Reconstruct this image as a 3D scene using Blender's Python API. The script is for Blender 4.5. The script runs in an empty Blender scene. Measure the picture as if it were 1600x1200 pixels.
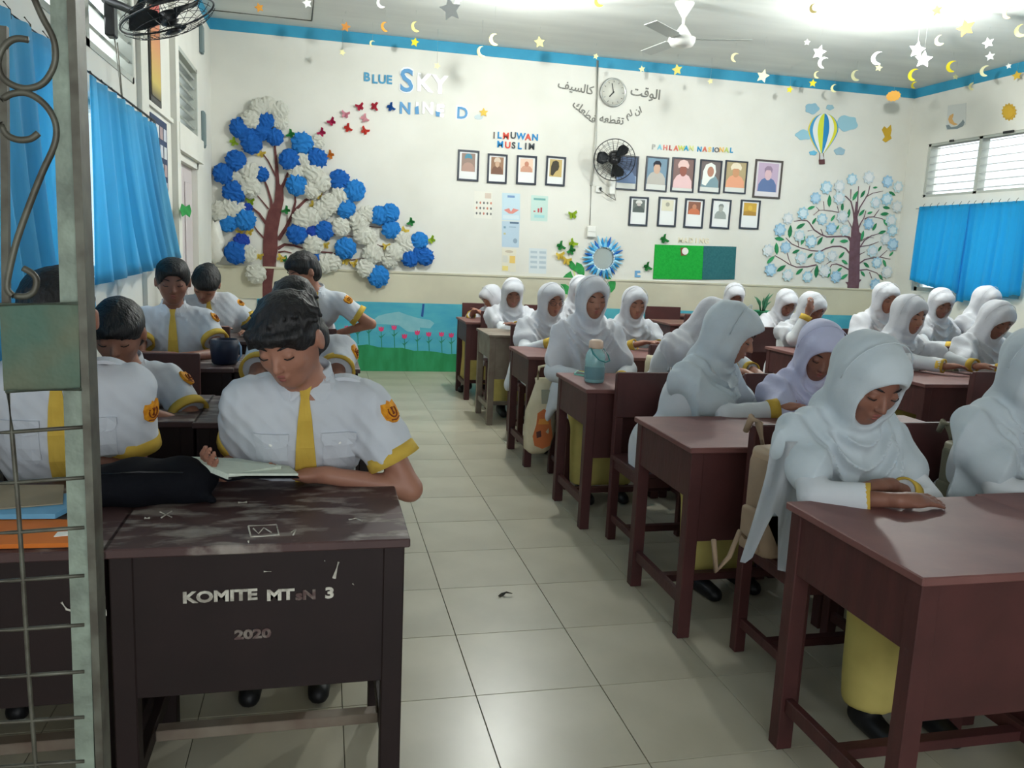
import bpy, bmesh, math, random
import numpy as np
from mathutils import Vector, Matrix
rnd = random.Random(7)
SC = bpy.context.scene
COL = SC.collection
# ------------------------------------------------------------------ camera, world, lights, exposure
FPX, YAW, PITCH, ROLL, CAMZ = 1277.72, .2319, .1622, .0442, 1.4332
_F = np.array([math.sin(YAW)*math.cos(PITCH), math.cos(YAW)*math.cos(PITCH), -math.sin(PITCH)])
_r = np.array([math.cos(YAW), -math.sin(YAW), 0.]); _u = np.cross(_r, _F)
_R, _U = _r*math.cos(ROLL)+_u*math.sin(ROLL), -_r*math.sin(ROLL)+_u*math.cos(ROLL)
cd = bpy.data.cameras.new('camera'); cam = bpy.data.objects.new('camera', cd); COL.objects.link(cam)
cam.matrix_world = Matrix(((_R[0], _U[0], -_F[0], 0), (_R[1], _U[1], -_F[1], 0), (_R[2], _U[2], -_F[2], CAMZ), (0, 0, 0, 1)))
cd.sensor_width = 36; cd.lens = FPX*36/1600; cd.clip_start = .05
SC.camera = cam
SC.view_settings.view_transform = 'Standard'; SC.view_settings.look = 'None'
SC.view_settings.exposure = 0.18; SC.view_settings.gamma = 1; SC.view_settings.use_curve_mapping = False
wd = bpy.data.worlds.new('sky'); SC.world = wd; wd.use_nodes = True
bg = wd.node_tree.nodes['Background']; bg.inputs[0].default_value = (.86, .94, 1, 1); bg.inputs[1].default_value = 1.6
XL, XR, YW, YF, ZC = -1.14, 7.26, 9.375, -1.6, 3.65
def light(name, kind, loc, power, size=.2, col=(1, 1, 1), rot=None, sy=None):
    l = bpy.data.lights.new(name, kind); l.energy = power; l.color = col
    o = bpy.data.objects.new(name, l); COL.objects.link(o); o.location = loc
    if kind == 'AREA':
        l.size = size
        if sy: l.shape = 'RECTANGLE'; l.size_y = sy
    else: l.shadow_soft_size = size
    if rot: o.rotation_euler = rot
    return o
light('bulb_light_window_side', 'POINT', (4.75, 6.35, 3.36), 165, .07, (.97, 1, .96))
light('bulb_light_middle', 'POINT', (1.62, 6.9, 3.38), 150, .07, (.97, 1, .96))
# daylight outside the right-hand and left-hand windows; fill light through the doorway behind the photographer
light('daylight_right', 'AREA', (8.1, 4.9, 2.3), 430, 7.6, (.93, .98, 1), (0, math.radians(92), 0), 1.9)
light('daylight_left', 'AREA', (-2.0, 4.3, 2.2), 260, 6.5, (.93, .98, 1), (0, math.radians(-92), 0), 1.9)
light('doorway_fill', 'AREA', (.6, -2.3, 1.7), 48, 2.4, (.95, .98, 1), (math.radians(78), 0, 0), 1.8)  # fill added from behind the camera to brighten the nearest students

# ------------------------------------------------------------------ helpers
def at(px, py, x=None, y=None, z=None):
    d = _F+_R*(px-800)/FPX-_U*(py-600)/FPX
    s = x/d[0] if x is not None else y/d[1] if y is not None else (z-CAMZ)/d[2]
    return Vector((d[0]*s, d[1]*s, CAMZ+d[2]*s))
def lin(c):
    return tuple((v/12.92 if v <= .04045 else ((v+.055)/1.055)**2.4) for v in (x/255 for x in c))
def mat(name, rgb, rough=.6, spec=.3, metal=0, alt=None, scale=20, detail=3, bump=0, bscale=None, alpha=1, trans=0, emit=None, estr=0, thr=(.35, .65), sheen=0, stretch=None, coat=0):
    m = bpy.data.materials.new(name); m.use_nodes = True; nt = m.node_tree; b = nt.nodes['Principled BSDF']
    b.inputs['Base Color'].default_value = (*lin(rgb), 1); b.inputs['Roughness'].default_value = rough
    b.inputs['Specular IOR Level'].default_value = spec; b.inputs['Metallic'].default_value = metal
    b.inputs['Alpha'].default_value = alpha; b.inputs['Transmission Weight'].default_value = trans
    if coat: b.inputs['Coat Weight'].default_value = coat
    if sheen: b.inputs['Sheen Weight'].default_value = sheen
    if emit: b.inputs['Emission Color'].default_value = (*lin(emit), 1); b.inputs['Emission Strength'].default_value = estr
    if alt or bump:
        tc = nt.nodes.new('ShaderNodeTexCoord'); mp = nt.nodes.new('ShaderNodeMapping'); nt.links.new(tc.outputs['Object'], mp.inputs[0])
        if stretch: mp.inputs['Scale'].default_value = stretch
    if alt:
        n = nt.nodes.new('ShaderNodeTexNoise'); n.inputs['Scale'].default_value = scale; n.inputs['Detail'].default_value = detail
        nt.links.new(mp.outputs[0], n.inputs['Vector'])
        r = nt.nodes.new('ShaderNodeValToRGB'); r.color_ramp.elements[0].position = thr[0]; r.color_ramp.elements[1].position = thr[1]
        r.color_ramp.elements[0].color = (*lin(rgb), 1); r.color_ramp.elements[1].color = (*lin(alt), 1)
        nt.links.new(n.outputs['Fac'], r.inputs[0]); nt.links.new(r.outputs[0], b.inputs['Base Color'])
    if bump:
        n2 = nt.nodes.new('ShaderNodeTexNoise'); n2.inputs['Scale'].default_value = bscale or scale; n2.inputs['Detail'].default_value = 3
        nt.links.new(mp.outputs[0], n2.inputs['Vector'])
        bn = nt.nodes.new('ShaderNodeBump'); bn.inputs['Strength'].default_value = bump; bn.inputs['Distance'].default_value = .01
        nt.links.new(n2.outputs['Fac'], bn.inputs['Height']); nt.links.new(bn.outputs[0], b.inputs['Normal'])
    return m
def tag(o, label=None, cat=None, group=None, kind=None):
    if label: o['label'] = label
    if cat: o['category'] = cat
    if group: o['group'] = group
    if kind: o['kind'] = kind
    return o
def empty(name, loc=(0, 0, 0), rz=0):
    o = bpy.data.objects.new(name, None); COL.objects.link(o); o.location = loc; o.rotation_euler = (0, 0, rz); o.empty_display_size = .05
    return o
def link(name, me, m=None, parent=None, smooth=False):
    o = bpy.data.objects.new(name, me); COL.objects.link(o)
    if m: me.materials.append(m)
    if smooth: me.polygons.foreach_set('use_smooth', [True]*len(me.polygons))
    if parent: o.parent = parent
    return o
def build(name, bm, m=None, parent=None, smooth=False, recalc=True):
    if recalc: bmesh.ops.recalc_face_normals(bm, faces=bm.faces)
    me = bpy.data.meshes.new(name); bm.to_mesh(me); bm.free()
    return link(name, me, m, parent, smooth)
def raw(name, vs, fs, m=None, parent=None, smooth=False):
    me = bpy.data.meshes.new(name); me.from_pydata([tuple(v) for v in vs], [], fs); me.update()
    return link(name, me, m, parent, smooth)
def box(bm, lo, hi, bev=0):
    c = [(a+b)/2 for a, b in zip(lo, hi)]; s = [abs(b-a) for a, b in zip(lo, hi)]
    r = bmesh.ops.create_cube(bm, size=1, matrix=Matrix.Translation(c) @ Matrix.Diagonal((*s, 1)))
    if bev:
        es = list({e for v in r['verts'] for e in v.link_edges}); bmesh.ops.bevel(bm, geom=es, offset=bev, segments=1, affect='EDGES', profile=.5)
    return r
def bx(name, lo, hi, m, parent=None, bev=0):
    bm = bmesh.new(); box(bm, lo, hi, bev); return build(name, bm, m, parent)
def boxes(name, lst, m, parent=None, bev=0):
    bm = bmesh.new()
    for lo, hi in lst: box(bm, lo, hi, bev)
    return build(name, bm, m, parent)
def frame_of(d):
    d = Vector(d).normalized(); a = Vector((0, 0, 1)) if abs(d.z) < .9 else Vector((1, 0, 0))
    u = d.cross(a).normalized(); return u, u.cross(d).normalized()
def tube(bm, pts, r, n=8, caps=True):
    """a swept tube; r is a number or one radius per point"""
    pts = [Vector(p) for p in pts]; rs = r if isinstance(r, (list, tuple)) else [r]*len(pts)
    rings = []; u = None
    for i, p in enumerate(pts):
        d = (pts[min(i+1, len(pts)-1)]-pts[max(i-1, 0)]).normalized()
        if u is None: u, v = frame_of(d)
        else:
            u = (u-d*u.dot(d)).normalized(); v = d.cross(u).normalized()
        rings.append([bm.verts.new(p+(u*math.cos(2*math.pi*k/n)+v*math.sin(2*math.pi*k/n))*rs[i]) for k in range(n)])
    for a, b in zip(rings, rings[1:]):
        for k in range(n): bm.faces.new((a[k], a[(k+1) % n], b[(k+1) % n], b[k]))
    if caps: bm.faces.new(rings[0]); bm.faces.new(rings[-1][::-1])
def tb(name, pts, r, m, parent=None, n=8):
    bm = bmesh.new(); tube(bm, pts, r, n); return build(name, bm, m, parent, True)
def lathe(name, prof, m, parent=None, n=24, loc=(0, 0, 0), axis='Z'):
    bm = bmesh.new(); rings = []
    for rr, z in prof:
        rings.append([bm.verts.new((max(rr, 1e-4)*math.cos(2*math.pi*k/n), max(rr, 1e-4)*math.sin(2*math.pi*k/n), z)) for k in range(n)])
    for a, b in zip(rings, rings[1:]):
        for k in range(n): bm.faces.new((a[k], a[(k+1) % n], b[(k+1) % n], b[k]))
    bm.faces.new(rings[0]); bm.faces.new(rings[-1])
    if axis == 'Y': bmesh.ops.rotate(bm, verts=bm.verts, matrix=Matrix.Rotation(math.pi/2, 3, 'X'))
    if axis == 'X': bmesh.ops.rotate(bm, verts=bm.verts, matrix=Matrix.Rotation(math.pi/2, 3, 'Y'))
    bmesh.ops.translate(bm, verts=bm.verts, vec=loc)
    return build(name, bm, m, parent, True)
def copy_tree(o, parent=None):
    c = o.copy(); COL.objects.link(c); c.parent = parent
    for ch in list(o.children): copy_tree(ch, c)
    return c
class Plane:
    """a wall surface: O origin, U right, V up, N out of the wall"""
    def __init__(s, axis, val, sign): s.axis, s.val, s.N = axis, val, Vector(sign)
    def p(s, px, py): return at(px, py, **{s.axis: s.val})
BACK = Plane('y', YW, (0, -1, 0)); RIGHT = Plane('x', XR, (-1, 0, 0)); LEFT = Plane('x', XL, (1, 0, 0))
def prism(bm, pts, N, t0, t1):
    a = [bm.verts.new(Vector(p)+N*t1) for p in pts]; b = [bm.verts.new(Vector(p)+N*t0) for p in pts]
    n = len(a); bm.faces.new(a)
    for k in range(n): bm.faces.new((a[k], b[k], b[(k+1) % n], a[(k+1) % n]))
    bm.faces.new(b[::-1])
def cut(name, pl, pix, m, parent=None, t=.004, t0=.0, pts=None):
    """a flat cut-out or painted shape of thickness t on wall pl; pix = list of photo pixels (or pts = world points)"""
    bm = bmesh.new(); prism(bm, pts or [pl.p(*q) for q in pix], pl.N, t0, t0+t)
    bm.normal_update(); bmesh.ops.triangulate(bm, faces=[f for f in bm.faces if len(f.verts) > 4], ngon_method='EAR_CLIP')
    return build(name, bm, m, parent)
def text(name, s, size, m, parent, loc, ux, uz, ext=.002, offset=0, align='CENTER', shear=0, sx=1):
    c = bpy.data.curves.new(name, 'FONT'); c.body = s; c.size = size; c.extrude = ext; c.offset = offset; c.align_x = align; c.align_y = 'CENTER'; c.resolution_u = 3; c.shear = shear
    o = bpy.data.objects.new(name, c); COL.objects.link(o)
    ux = Vector(ux).normalized(); uz = Vector(uz).normalized(); n = ux.cross(uz)
    M = Matrix.Translation(loc) @ Matrix((ux*sx, uz, n)).transposed().to_4x4()
    dg = bpy.context.evaluated_depsgraph_get(); me = bpy.data.meshes.new_from_object(o.evaluated_get(dg)); bpy.data.objects.remove(o)
    me.transform(M); me.name = name; me.materials.clear()
    return link(name, me, m, parent)
# ------------------------------------------------------------------ materials
M = {}
M['wall'] = mat('wall_paint', (222, 221, 213), .75, .2, alt=(212, 211, 202), scale=1.3, detail=5, bump=.08, bscale=9)
M['wall_low'] = mat('wall_paint_lower', (198, 194, 172), .75, .2, alt=(186, 182, 162), scale=2, bump=.1, bscale=9)
M['ceil'] = mat('ceiling_paint', (222, 225, 220), .8, .2, alt=(206, 209, 205), scale=.8, detail=4, stretch=(.6, 3, 1), bump=.08, bscale=5)
M['band'] = mat('blue_band_paint', (58, 150, 184), .6, .3, alt=(50, 138, 172), scale=3)
M['tile'] = mat('floor_tile', (182, 177, 158), .3, .42, alt=(167, 162, 143), scale=2.2, detail=5, bump=.02, bscale=6)
M['grout'] = mat('tile_grout', (98, 96, 84), .9, .1)
M['wood'] = mat('red_brown_desk_paint', (76, 41, 40), .5, .32, alt=(66, 36, 35), scale=6, detail=4, bump=.12, bscale=14, stretch=(1, 4, 1))
M['wood_top'] = mat('desktop_paint', (116, 76, 72), .52, .42, alt=(102, 64, 61), scale=5, detail=5, bump=.1, bscale=14)
M['wood_pale'] = mat('faded_wood_paint', (128, 118, 104), .5, .4, alt=(108, 92, 80), scale=8)
M['curtain'] = mat('blue_curtain', (58, 140, 196), .8, .15, alt=(44, 122, 180), scale=3, stretch=(1, 1, .2), sheen=.3)
M['grille'] = mat('weathered_green_metal', (128, 140, 126), .55, .4, .3, alt=(96, 104, 94), scale=18, detail=5, bump=.3, bscale=40)
M['plate'] = mat('corroded_green_plate', (66, 92, 80), .6, .35, .3, alt=(92, 92, 72), scale=9, detail=6, bump=.35, bscale=30)
M['rust'] = mat('dark_steel_bar', (92, 92, 82), .5, .4, .5, alt=(70, 66, 58), scale=30)
M['black'] = mat('black_plastic', (22, 23, 26), .35, .5)
M['blackcloth'] = mat('black_cloth', (17, 18, 23), .9, .1, bump=.3, bscale=30)
M['frame'] = mat('dark_blue_black_frame', (34, 42, 56), .4, .5)
M['frame_brown'] = mat('dark_brown_frame', (66, 58, 54), .4, .5)
M['white'] = mat('white_paper', (232, 232, 226), .7, .2)
M['whiteplastic'] = mat('white_plastic', (226, 226, 220), .4, .4)
M['trunk'] = mat('brown_tree_paint', (106, 64, 62), .7, .2, alt=(92, 52, 52), scale=14)
M['trunk2'] = mat('plum_brown_tree_paint', (112, 84, 94), .7, .2, alt=(98, 70, 78), scale=14)
M['pomblue'] = mat('blue_tissue_paper', (34, 104, 184), .8, .2, alt=(20, 80, 160), scale=40, bump=.5, bscale=60)
M['pomdeep'] = mat('deep_blue_tissue_paper', (38, 52, 140), .8, .2, alt=(24, 76, 170), scale=40, bump=.5, bscale=60)
M['pomcyan'] = mat('bright_blue_tissue_paper', (46, 130, 200), .8, .2, alt=(30, 108, 184), scale=40, bump=.5, bscale=60)
M['pomwhite'] = mat('white_tissue_paper', (212, 212, 202), .85, .15, alt=(196, 196, 184), scale=40, bump=.5, bscale=60)
M['skin'] = mat('skin', (160, 114, 94), .5, .35, alt=(150, 104, 86), scale=9)
M['skin2'] = mat('tan_skin', (134, 92, 76), .5, .35, alt=(124, 84, 70), scale=9)
M['lips'] = mat('lips', (140, 82, 76), .5, .3)
M['hair'] = mat('black_hair', (14, 13, 15), .55, .4, alt=(26, 24, 26), scale=60, stretch=(1, 1, .2), bump=.7, bscale=90)
M['eye'] = mat('eye_white', (190, 180, 172), .3, .4)
M['shirt'] = mat('white_uniform_cloth', (196, 200, 206), .85, .15, alt=(188, 192, 199), scale=5, bump=.4, bscale=14)
M['tunic'] = mat('white_tunic_cloth', (206, 209, 212), .85, .15, alt=(196, 200, 204), scale=5, bump=.18, bscale=16)
M['hijab'] = mat('white_headscarf_cloth', (200, 201, 206), .85, .15, alt=(190, 192, 198), scale=6, bump=.4, bscale=17, sheen=.15)
M['hijab_cool'] = mat('grey_white_headscarf_cloth', (190, 199, 204), .85, .15, alt=(180, 190, 196), scale=6, bump=.4, bscale=17, sheen=.15)
M['hijab_lav'] = mat('lavender_white_headscarf_cloth', (194, 196, 222), .85, .15, alt=(184, 187, 214), scale=6, bump=.4, bscale=17, sheen=.15)
M['yellow'] = mat('mustard_yellow_cloth', (204, 172, 78), .85, .15, alt=(188, 156, 66), scale=9, bump=.15, bscale=20)
M['skirt'] = mat('yellow_skirt_cloth', (192, 176, 104), .85, .15, alt=(172, 158, 90), scale=6, bump=.2, bscale=12)
M['badge'] = mat('gold_badge', (226, 158, 40), .7, .2, alt=(196, 120, 30), scale=50)
M['badgedark'] = mat('badge_brown_print', (120, 58, 26), .7, .2)
M['green'] = mat('green_paper', (56, 150, 78), .7, .2, alt=(44, 132, 66), scale=20)
M['lime'] = mat('lime_paper', (170, 200, 60), .7, .2)
M['pyellow'] = mat('yellow_paper', (236, 212, 100), .7, .2)
M['glass'] = mat('clear_glass', (235, 245, 250), .05, .5, trans=1)
M['shoe'] = mat('black_shoe', (16, 17, 20), .5, .4)
def stdmat(key, rgb, **k):
    M[key] = mat(key, rgb, **k); return M[key]
def cm(rgb, rough=.7):
    k = 'paper_%02x%02x%02x' % rgb
    if k not in M: M[k] = mat('coloured_paper', rgb, rough, .2)
    return M[k]

# ------------------------------------------------------------------ room shell
def wall_with_holes(name, axis, val, lo, hi, zhi, holes, thick, m, label=None):
    """wall slab with rectangular openings: holes = (a0, a1, z0, z1) along the wall"""
    xs = sorted({lo, hi, *[h[0] for h in holes], *[h[1] for h in holes]}); zs = sorted({0, zhi, *[h[2] for h in holes], *[h[3] for h in holes]})
    lst = []
    for a, b in zip(xs, xs[1:]):
        for c, d in zip(zs, zs[1:]):
            if any(h[0] <= (a+b)/2 <= h[1] and h[2] <= (c+d)/2 <= h[3] for h in holes): continue
            lst.append(((val, a, c), (val+thick, b, d)) if axis == 'x' else ((a, val, c), (b, val+thick, d)))
    bm = bmesh.new()
    for l, h in lst: box(bm, l, h)
    bmesh.ops.remove_doubles(bm, verts=bm.verts, dist=1e-5)
    seen = {}
    for f in list(bm.faces):
        k = tuple(round(v, 4) for v in f.calc_center_median())
        if k in seen: seen[k].append(f)
        else: seen[k] = [f]
    bmesh.ops.delete(bm, geom=[f for fs in seen.values() if len(fs) > 1 for f in fs], context='FACES')
    return tag(build(name, bm, m), kind='structure')
T = .18
wall_with_holes('wall_back', 'y', YW, XL-T, XR+T, ZC, [], T, M['wall'])
RWIN = [(.55+i*2.22, .55+i*2.22+1.62) for i in range(0, 3)]+[(7.35, 9.02)]
wall_with_holes('wall_right', 'x', XR, YF, YW, ZC, [(a, b, 2.30, 2.94) for a, b in RWIN]+[(a, b, 1.15, 2.14) for a, b in RWIN], T, M['wall'])
wall_with_holes('wall_left', 'x', XL-T, YF, YW, ZC, [(1.0, 3.3, 1.2, 2.12), (3.6, 5.75, 1.2, 2.12), (1.0, 3.3, 2.34, 3.0), (3.6, 5.67, 2.34, 3.0), (7.13, 8.36, 2.31, 2.94), (7.13, 8.30, .0, 2.10)], T, M['wall'])
wall_with_holes('wall_front', 'y', YF-T, XL-T, XR+T, ZC, [(-.8, 1.9, 0, 2.4)], T, M['wall'])  # unseen doorway, widened to let more of the fill light through
tag(bx('ceiling', (XL-T, YF-T, ZC), (XR+T, YW+T, ZC+.12), M['ceil']), kind='structure')
# ceiling access panel with raised seams, seams of the ceiling boards
pa = [at(328, 15, z=ZC), at(487, 32, z=ZC), at(492, -30, z=ZC), at(330, -50, z=ZC)]
bm = bmesh.new()
for a, b in zip(pa[:3], pa[1:]): tube(bm, [a, b], .009, 4)
tag(build('trim_1', bm, M['rust']), kind='structure')
# blue painted band under the ceiling
def band(name, lst): return tag(boxes(name, lst, M['band']), kind='structure')
band('trim_2', [((XL, YW-.006, 3.538), (XR, YW, ZC))])
band('trim_3', [((XR-.006, YF, 3.538), (XR, YW-.006, ZC))])
band('trim_4', [((XL, YF, 3.538), (XL+.006, YW-.006, ZC))])
# lower wall, 12 mm proud, with a small ledge
tag(boxes('trim_5', [((XL+.0, YW-.012, .789), (XR, YW, 1.12)), ((XL, YW-.022, 1.12), (XR, YW, 1.14))], M['wall_low']), kind='structure')
# floor: a bed of grout with tiles on it
fl = tag(bx('floor', (XL-T, YF-T, -.1), (XR+T, YW+T, -.004), M['grout']), kind='structure')
TS, TX, TY = .426, .4953, 2.4107
tiles = []
for i in range(-5, 17):
    for j in range(-10, 18):
        x0, x1 = max(XL, TX+i*TS), min(XR, TX+(i+1)*TS); y0, y1 = max(YF, TY+j*TS), min(YW, TY+(j+1)*TS)
        if x1-x0 < .02 or y1-y0 < .02: continue
        cx, cy = (x0+x1)/2, (y0+y1)/2
        d = np.array([cx, cy, -CAMZ]); k = d @ _F
        inv = k > .3 and -100 < 800+FPX*(d @ _R)/k < 1700 and 0 < 600-FPX*(d @ _U)/k < 1350
        tiles.append((not inv, math.hypot(cx, cy), x0, x1, y0, y1))
tiles.sort()
tme = {}
def tilemesh(w, d):
    k = (round(w, 3), round(d, 3))
    if k not in tme:
        bm = bmesh.new(); box(bm, (-w/2+.0014, -d/2+.0014, -.006), (w/2-.0014, d/2-.0014, 0), .0008)
        me = bpy.data.meshes.new('tile'); bm.to_mesh(me); bm.free(); me.materials.append(M['tile']); tme[k] = me
    return tme[k]
for k, (_, _, x0, x1, y0, y1) in enumerate(tiles[:290]):
    o = bpy.data.objects.new('tile', tilemesh(x1-x0, y1-y0)); COL.objects.link(o); o.parent = fl
    o.location = ((x0+x1)/2, (y0+y1)/2, rnd.uniform(-.0006, 0)); o.rotation_euler = (rnd.uniform(-.0008, .0008), rnd.uniform(-.0008, .0008), 0)
bm = bmesh.new()
for (_, _, x0, x1, y0, y1) in tiles[290:]: box(bm, (x0+.0014, y0+.0014, -.006), (x1-.0014, y1-.0014, 0))
tag(build('tile', bm, M['tile'], fl), kind='stuff')

# right windows: upper louvres + lower casement behind the curtain
wf = M['wall']
M['winframe'] = mat('window_frame_paint', (176, 180, 172), .6, .3)
M['slat'] = mat('louvre_slat', (196, 200, 198), .5, .3)
for n, (a, b) in enumerate(RWIN):
    w = empty('window_%d' % (n+1), (XR+.06, (a+b)/2, 2.3)); tag(w, kind='structure')
    mid = (a+b)/2
    o = boxes('window_frame', [((-.05, a-w.location.y, 0), (.05, a-w.location.y+.04, .64)), ((-.05, b-w.location.y-.04, 0), (.05, b-w.location.y, .64)), ((-.05, mid-w.location.y-.025, 0), (.05, mid-w.location.y+.025, .64)),
        ((-.05, a-w.location.y, 0), (.05, b-w.location.y, .03)), ((-.05, a-w.location.y, .61), (.05, b-w.location.y, .64))], M['winframe'], w)
    for q in range(7):
        for y0, y1 in ((a+.04, mid-.025), (mid+.025, b-.04)):
            bm = bmesh.new(); box(bm, (-.055, y0-w.location.y, -.004), (.055, y1-w.location.y, .004))
            bmesh.ops.rotate(bm, verts=bm.verts, matrix=Matrix.Rotation(math.radians(-12), 3, 'Y')); bmesh.ops.translate(bm, verts=bm.verts, vec=(0, 0, .07+q*.085))
            build('slat', bm, M['slat'], w)
    w2 = empty('window_%d' % (n+5), (XR+.08, (a+b)/2, 1.15)); tag(w2, kind='structure')
    hh = .99; aa, bb = a-w2.location.y, b-w2.location.y
    boxes('window_frame', [((-.04, aa, 0), (.04, aa+.05, hh)), ((-.04, bb-.05, 0), (.04, bb, hh)), ((-.04, -.03, 0), (.04, .03, hh)), ((-.04, aa, 0), (.04, bb, .05)), ((-.04, aa, hh-.05), (.04, bb, hh))], M['winframe'], w2)
    for y0, y1 in ((aa+.05, -.03), (.03, bb-.05)): bx('pane', (-.004, y0, .05), (.004, y1, hh-.05), M['glass'], w2)
# little dark catch plates above the right louvres
for px, py, w_ in ((1488, 220, .03), (1577, 206, .07)):
    p = RIGHT.p(px, py); tag(bx('wall_hook', (XR-.02, p.y-w_, p.z-.012), (XR, p.y+w_, p.z+.012), M['black'], None, .003), 'small dark metal catch above the %s' % ('far left louvre pane of the right wall' if px < 1500 else 'louvre pane below the paper sun'), 'hook')
# left wall: concrete louvre vents, windows behind curtains, door
def vent(idx, a, b, z0, z1, n, x=XL):
    w = empty('window_%d' % idx, (x-.08, (a+b)/2, z0)); tag(w, kind='structure'); aa, bb, h = a-w.location.y, b-w.location.y, z1-z0
    mull = [0] if b-a > 1.5 else []
    boxes('window_frame', [((-.08, aa, 0), (.085, aa+.04, h)), ((-.08, bb-.04, 0), (.085, bb, h)), ((-.08, aa, 0), (.085, bb, .035)), ((-.08, aa, h-.035), (.085, bb, h))]+[((-.08, m-.035, 0), (.085, m+.035, h)) for m in mull], M['winframe'], w)
    for q in range(n):
        bm = bmesh.new(); box(bm, (-.085, aa+.03, -.008), (.085, bb-.03, .008))
        bmesh.ops.rotate(bm, verts=bm.verts, matrix=Matrix.Rotation(math.radians(38), 3, 'Y')); bmesh.ops.translate(bm, verts=bm.verts, vec=(0, 0, .06+q*(h-.1)/(n-1)))
        build('slat', bm, M['winframe'], w)
vent(9, 3.6, 5.67, 2.34, 3.0, 6); vent(10, 1.0, 3.3, 2.34, 3.0, 6); vent(11, 7.13, 8.36, 2.31, 2.94, 7)
for n, (a, b) in enumerate(((3.6, 5.75), (1.0, 3.3))):
    w2 = empty('window_%d' % (n+12), (XL-.1, (a+b)/2, 1.2)); tag(w2, kind='structure'); aa, bb, hh = a-w2.location.y, b-w2.location.y, .92
    boxes('window_frame', [((-.04, aa, 0), (.04, aa+.05, hh)), ((-.04, bb-.05, 0), (.04, bb, hh)), ((-.04, -.03, 0), (.04, .03, hh)), ((-.04, aa, 0), (.04, bb, .05)), ((-.04, aa, hh-.05), (.04, bb, hh))], M['winframe'], w2)
    for y0, y1 in ((aa+.05, -.03), (.03, bb-.05)): bx('pane', (-.004, y0, .05), (.004, y1, hh-.05), M['glass'], w2)
M['door'] = mat('pale_pink_white_door_paint', (206, 196, 196), .5, .4)
dr = empty('door_1', (XL-.05, 7.13, 0)); tag(dr, kind='structure')
boxes('door_frame', [((-.1, 0, 0), (.06, .06, 2.1)), ((-.1, 1.11, 0), (.06, 1.17, 2.1)), ((-.1, 0, 2.04), (.06, 1.17, 2.1))], M['wall'], dr)
for k in range(2):
    y0 = .06+k*.525
    d = bx('door_leaf', (-.03, y0, .01), (.01, y0+.52, 2.04), M['door'], dr, .003)
    for z0, z1 in ((.15, .95), (1.1, 1.9)): bx('door_panel', (.012, y0+.08, z0), (.02, y0+.44, z1), M['door'], d, .006)
tb('door_handle', [(.015, .56, 1.02), (.05, .56, 1.02), (.05, .56, 1.14), (.015, .56, 1.14)], .008, M['rust'], dr)
# pilaster between window bay and door, door hood
tag(boxes('trim_6', [((XL, 5.78, 2.28), (XL+.02, 7.05, 2.31)), ((XL, 7.05, 2.10), (XL+.05, 8.4, 2.31))], M['wall']), kind='structure')
tag(bx('trim_7', (XL, 6.95, 0), (XL+.045, 7.1, 3.538), M['wall']), kind='structure')
tag(bx('trim_8', (XL, 5.76, 0), (XL+.03, 5.98, 3.538), M['wall']), kind='structure')
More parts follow.
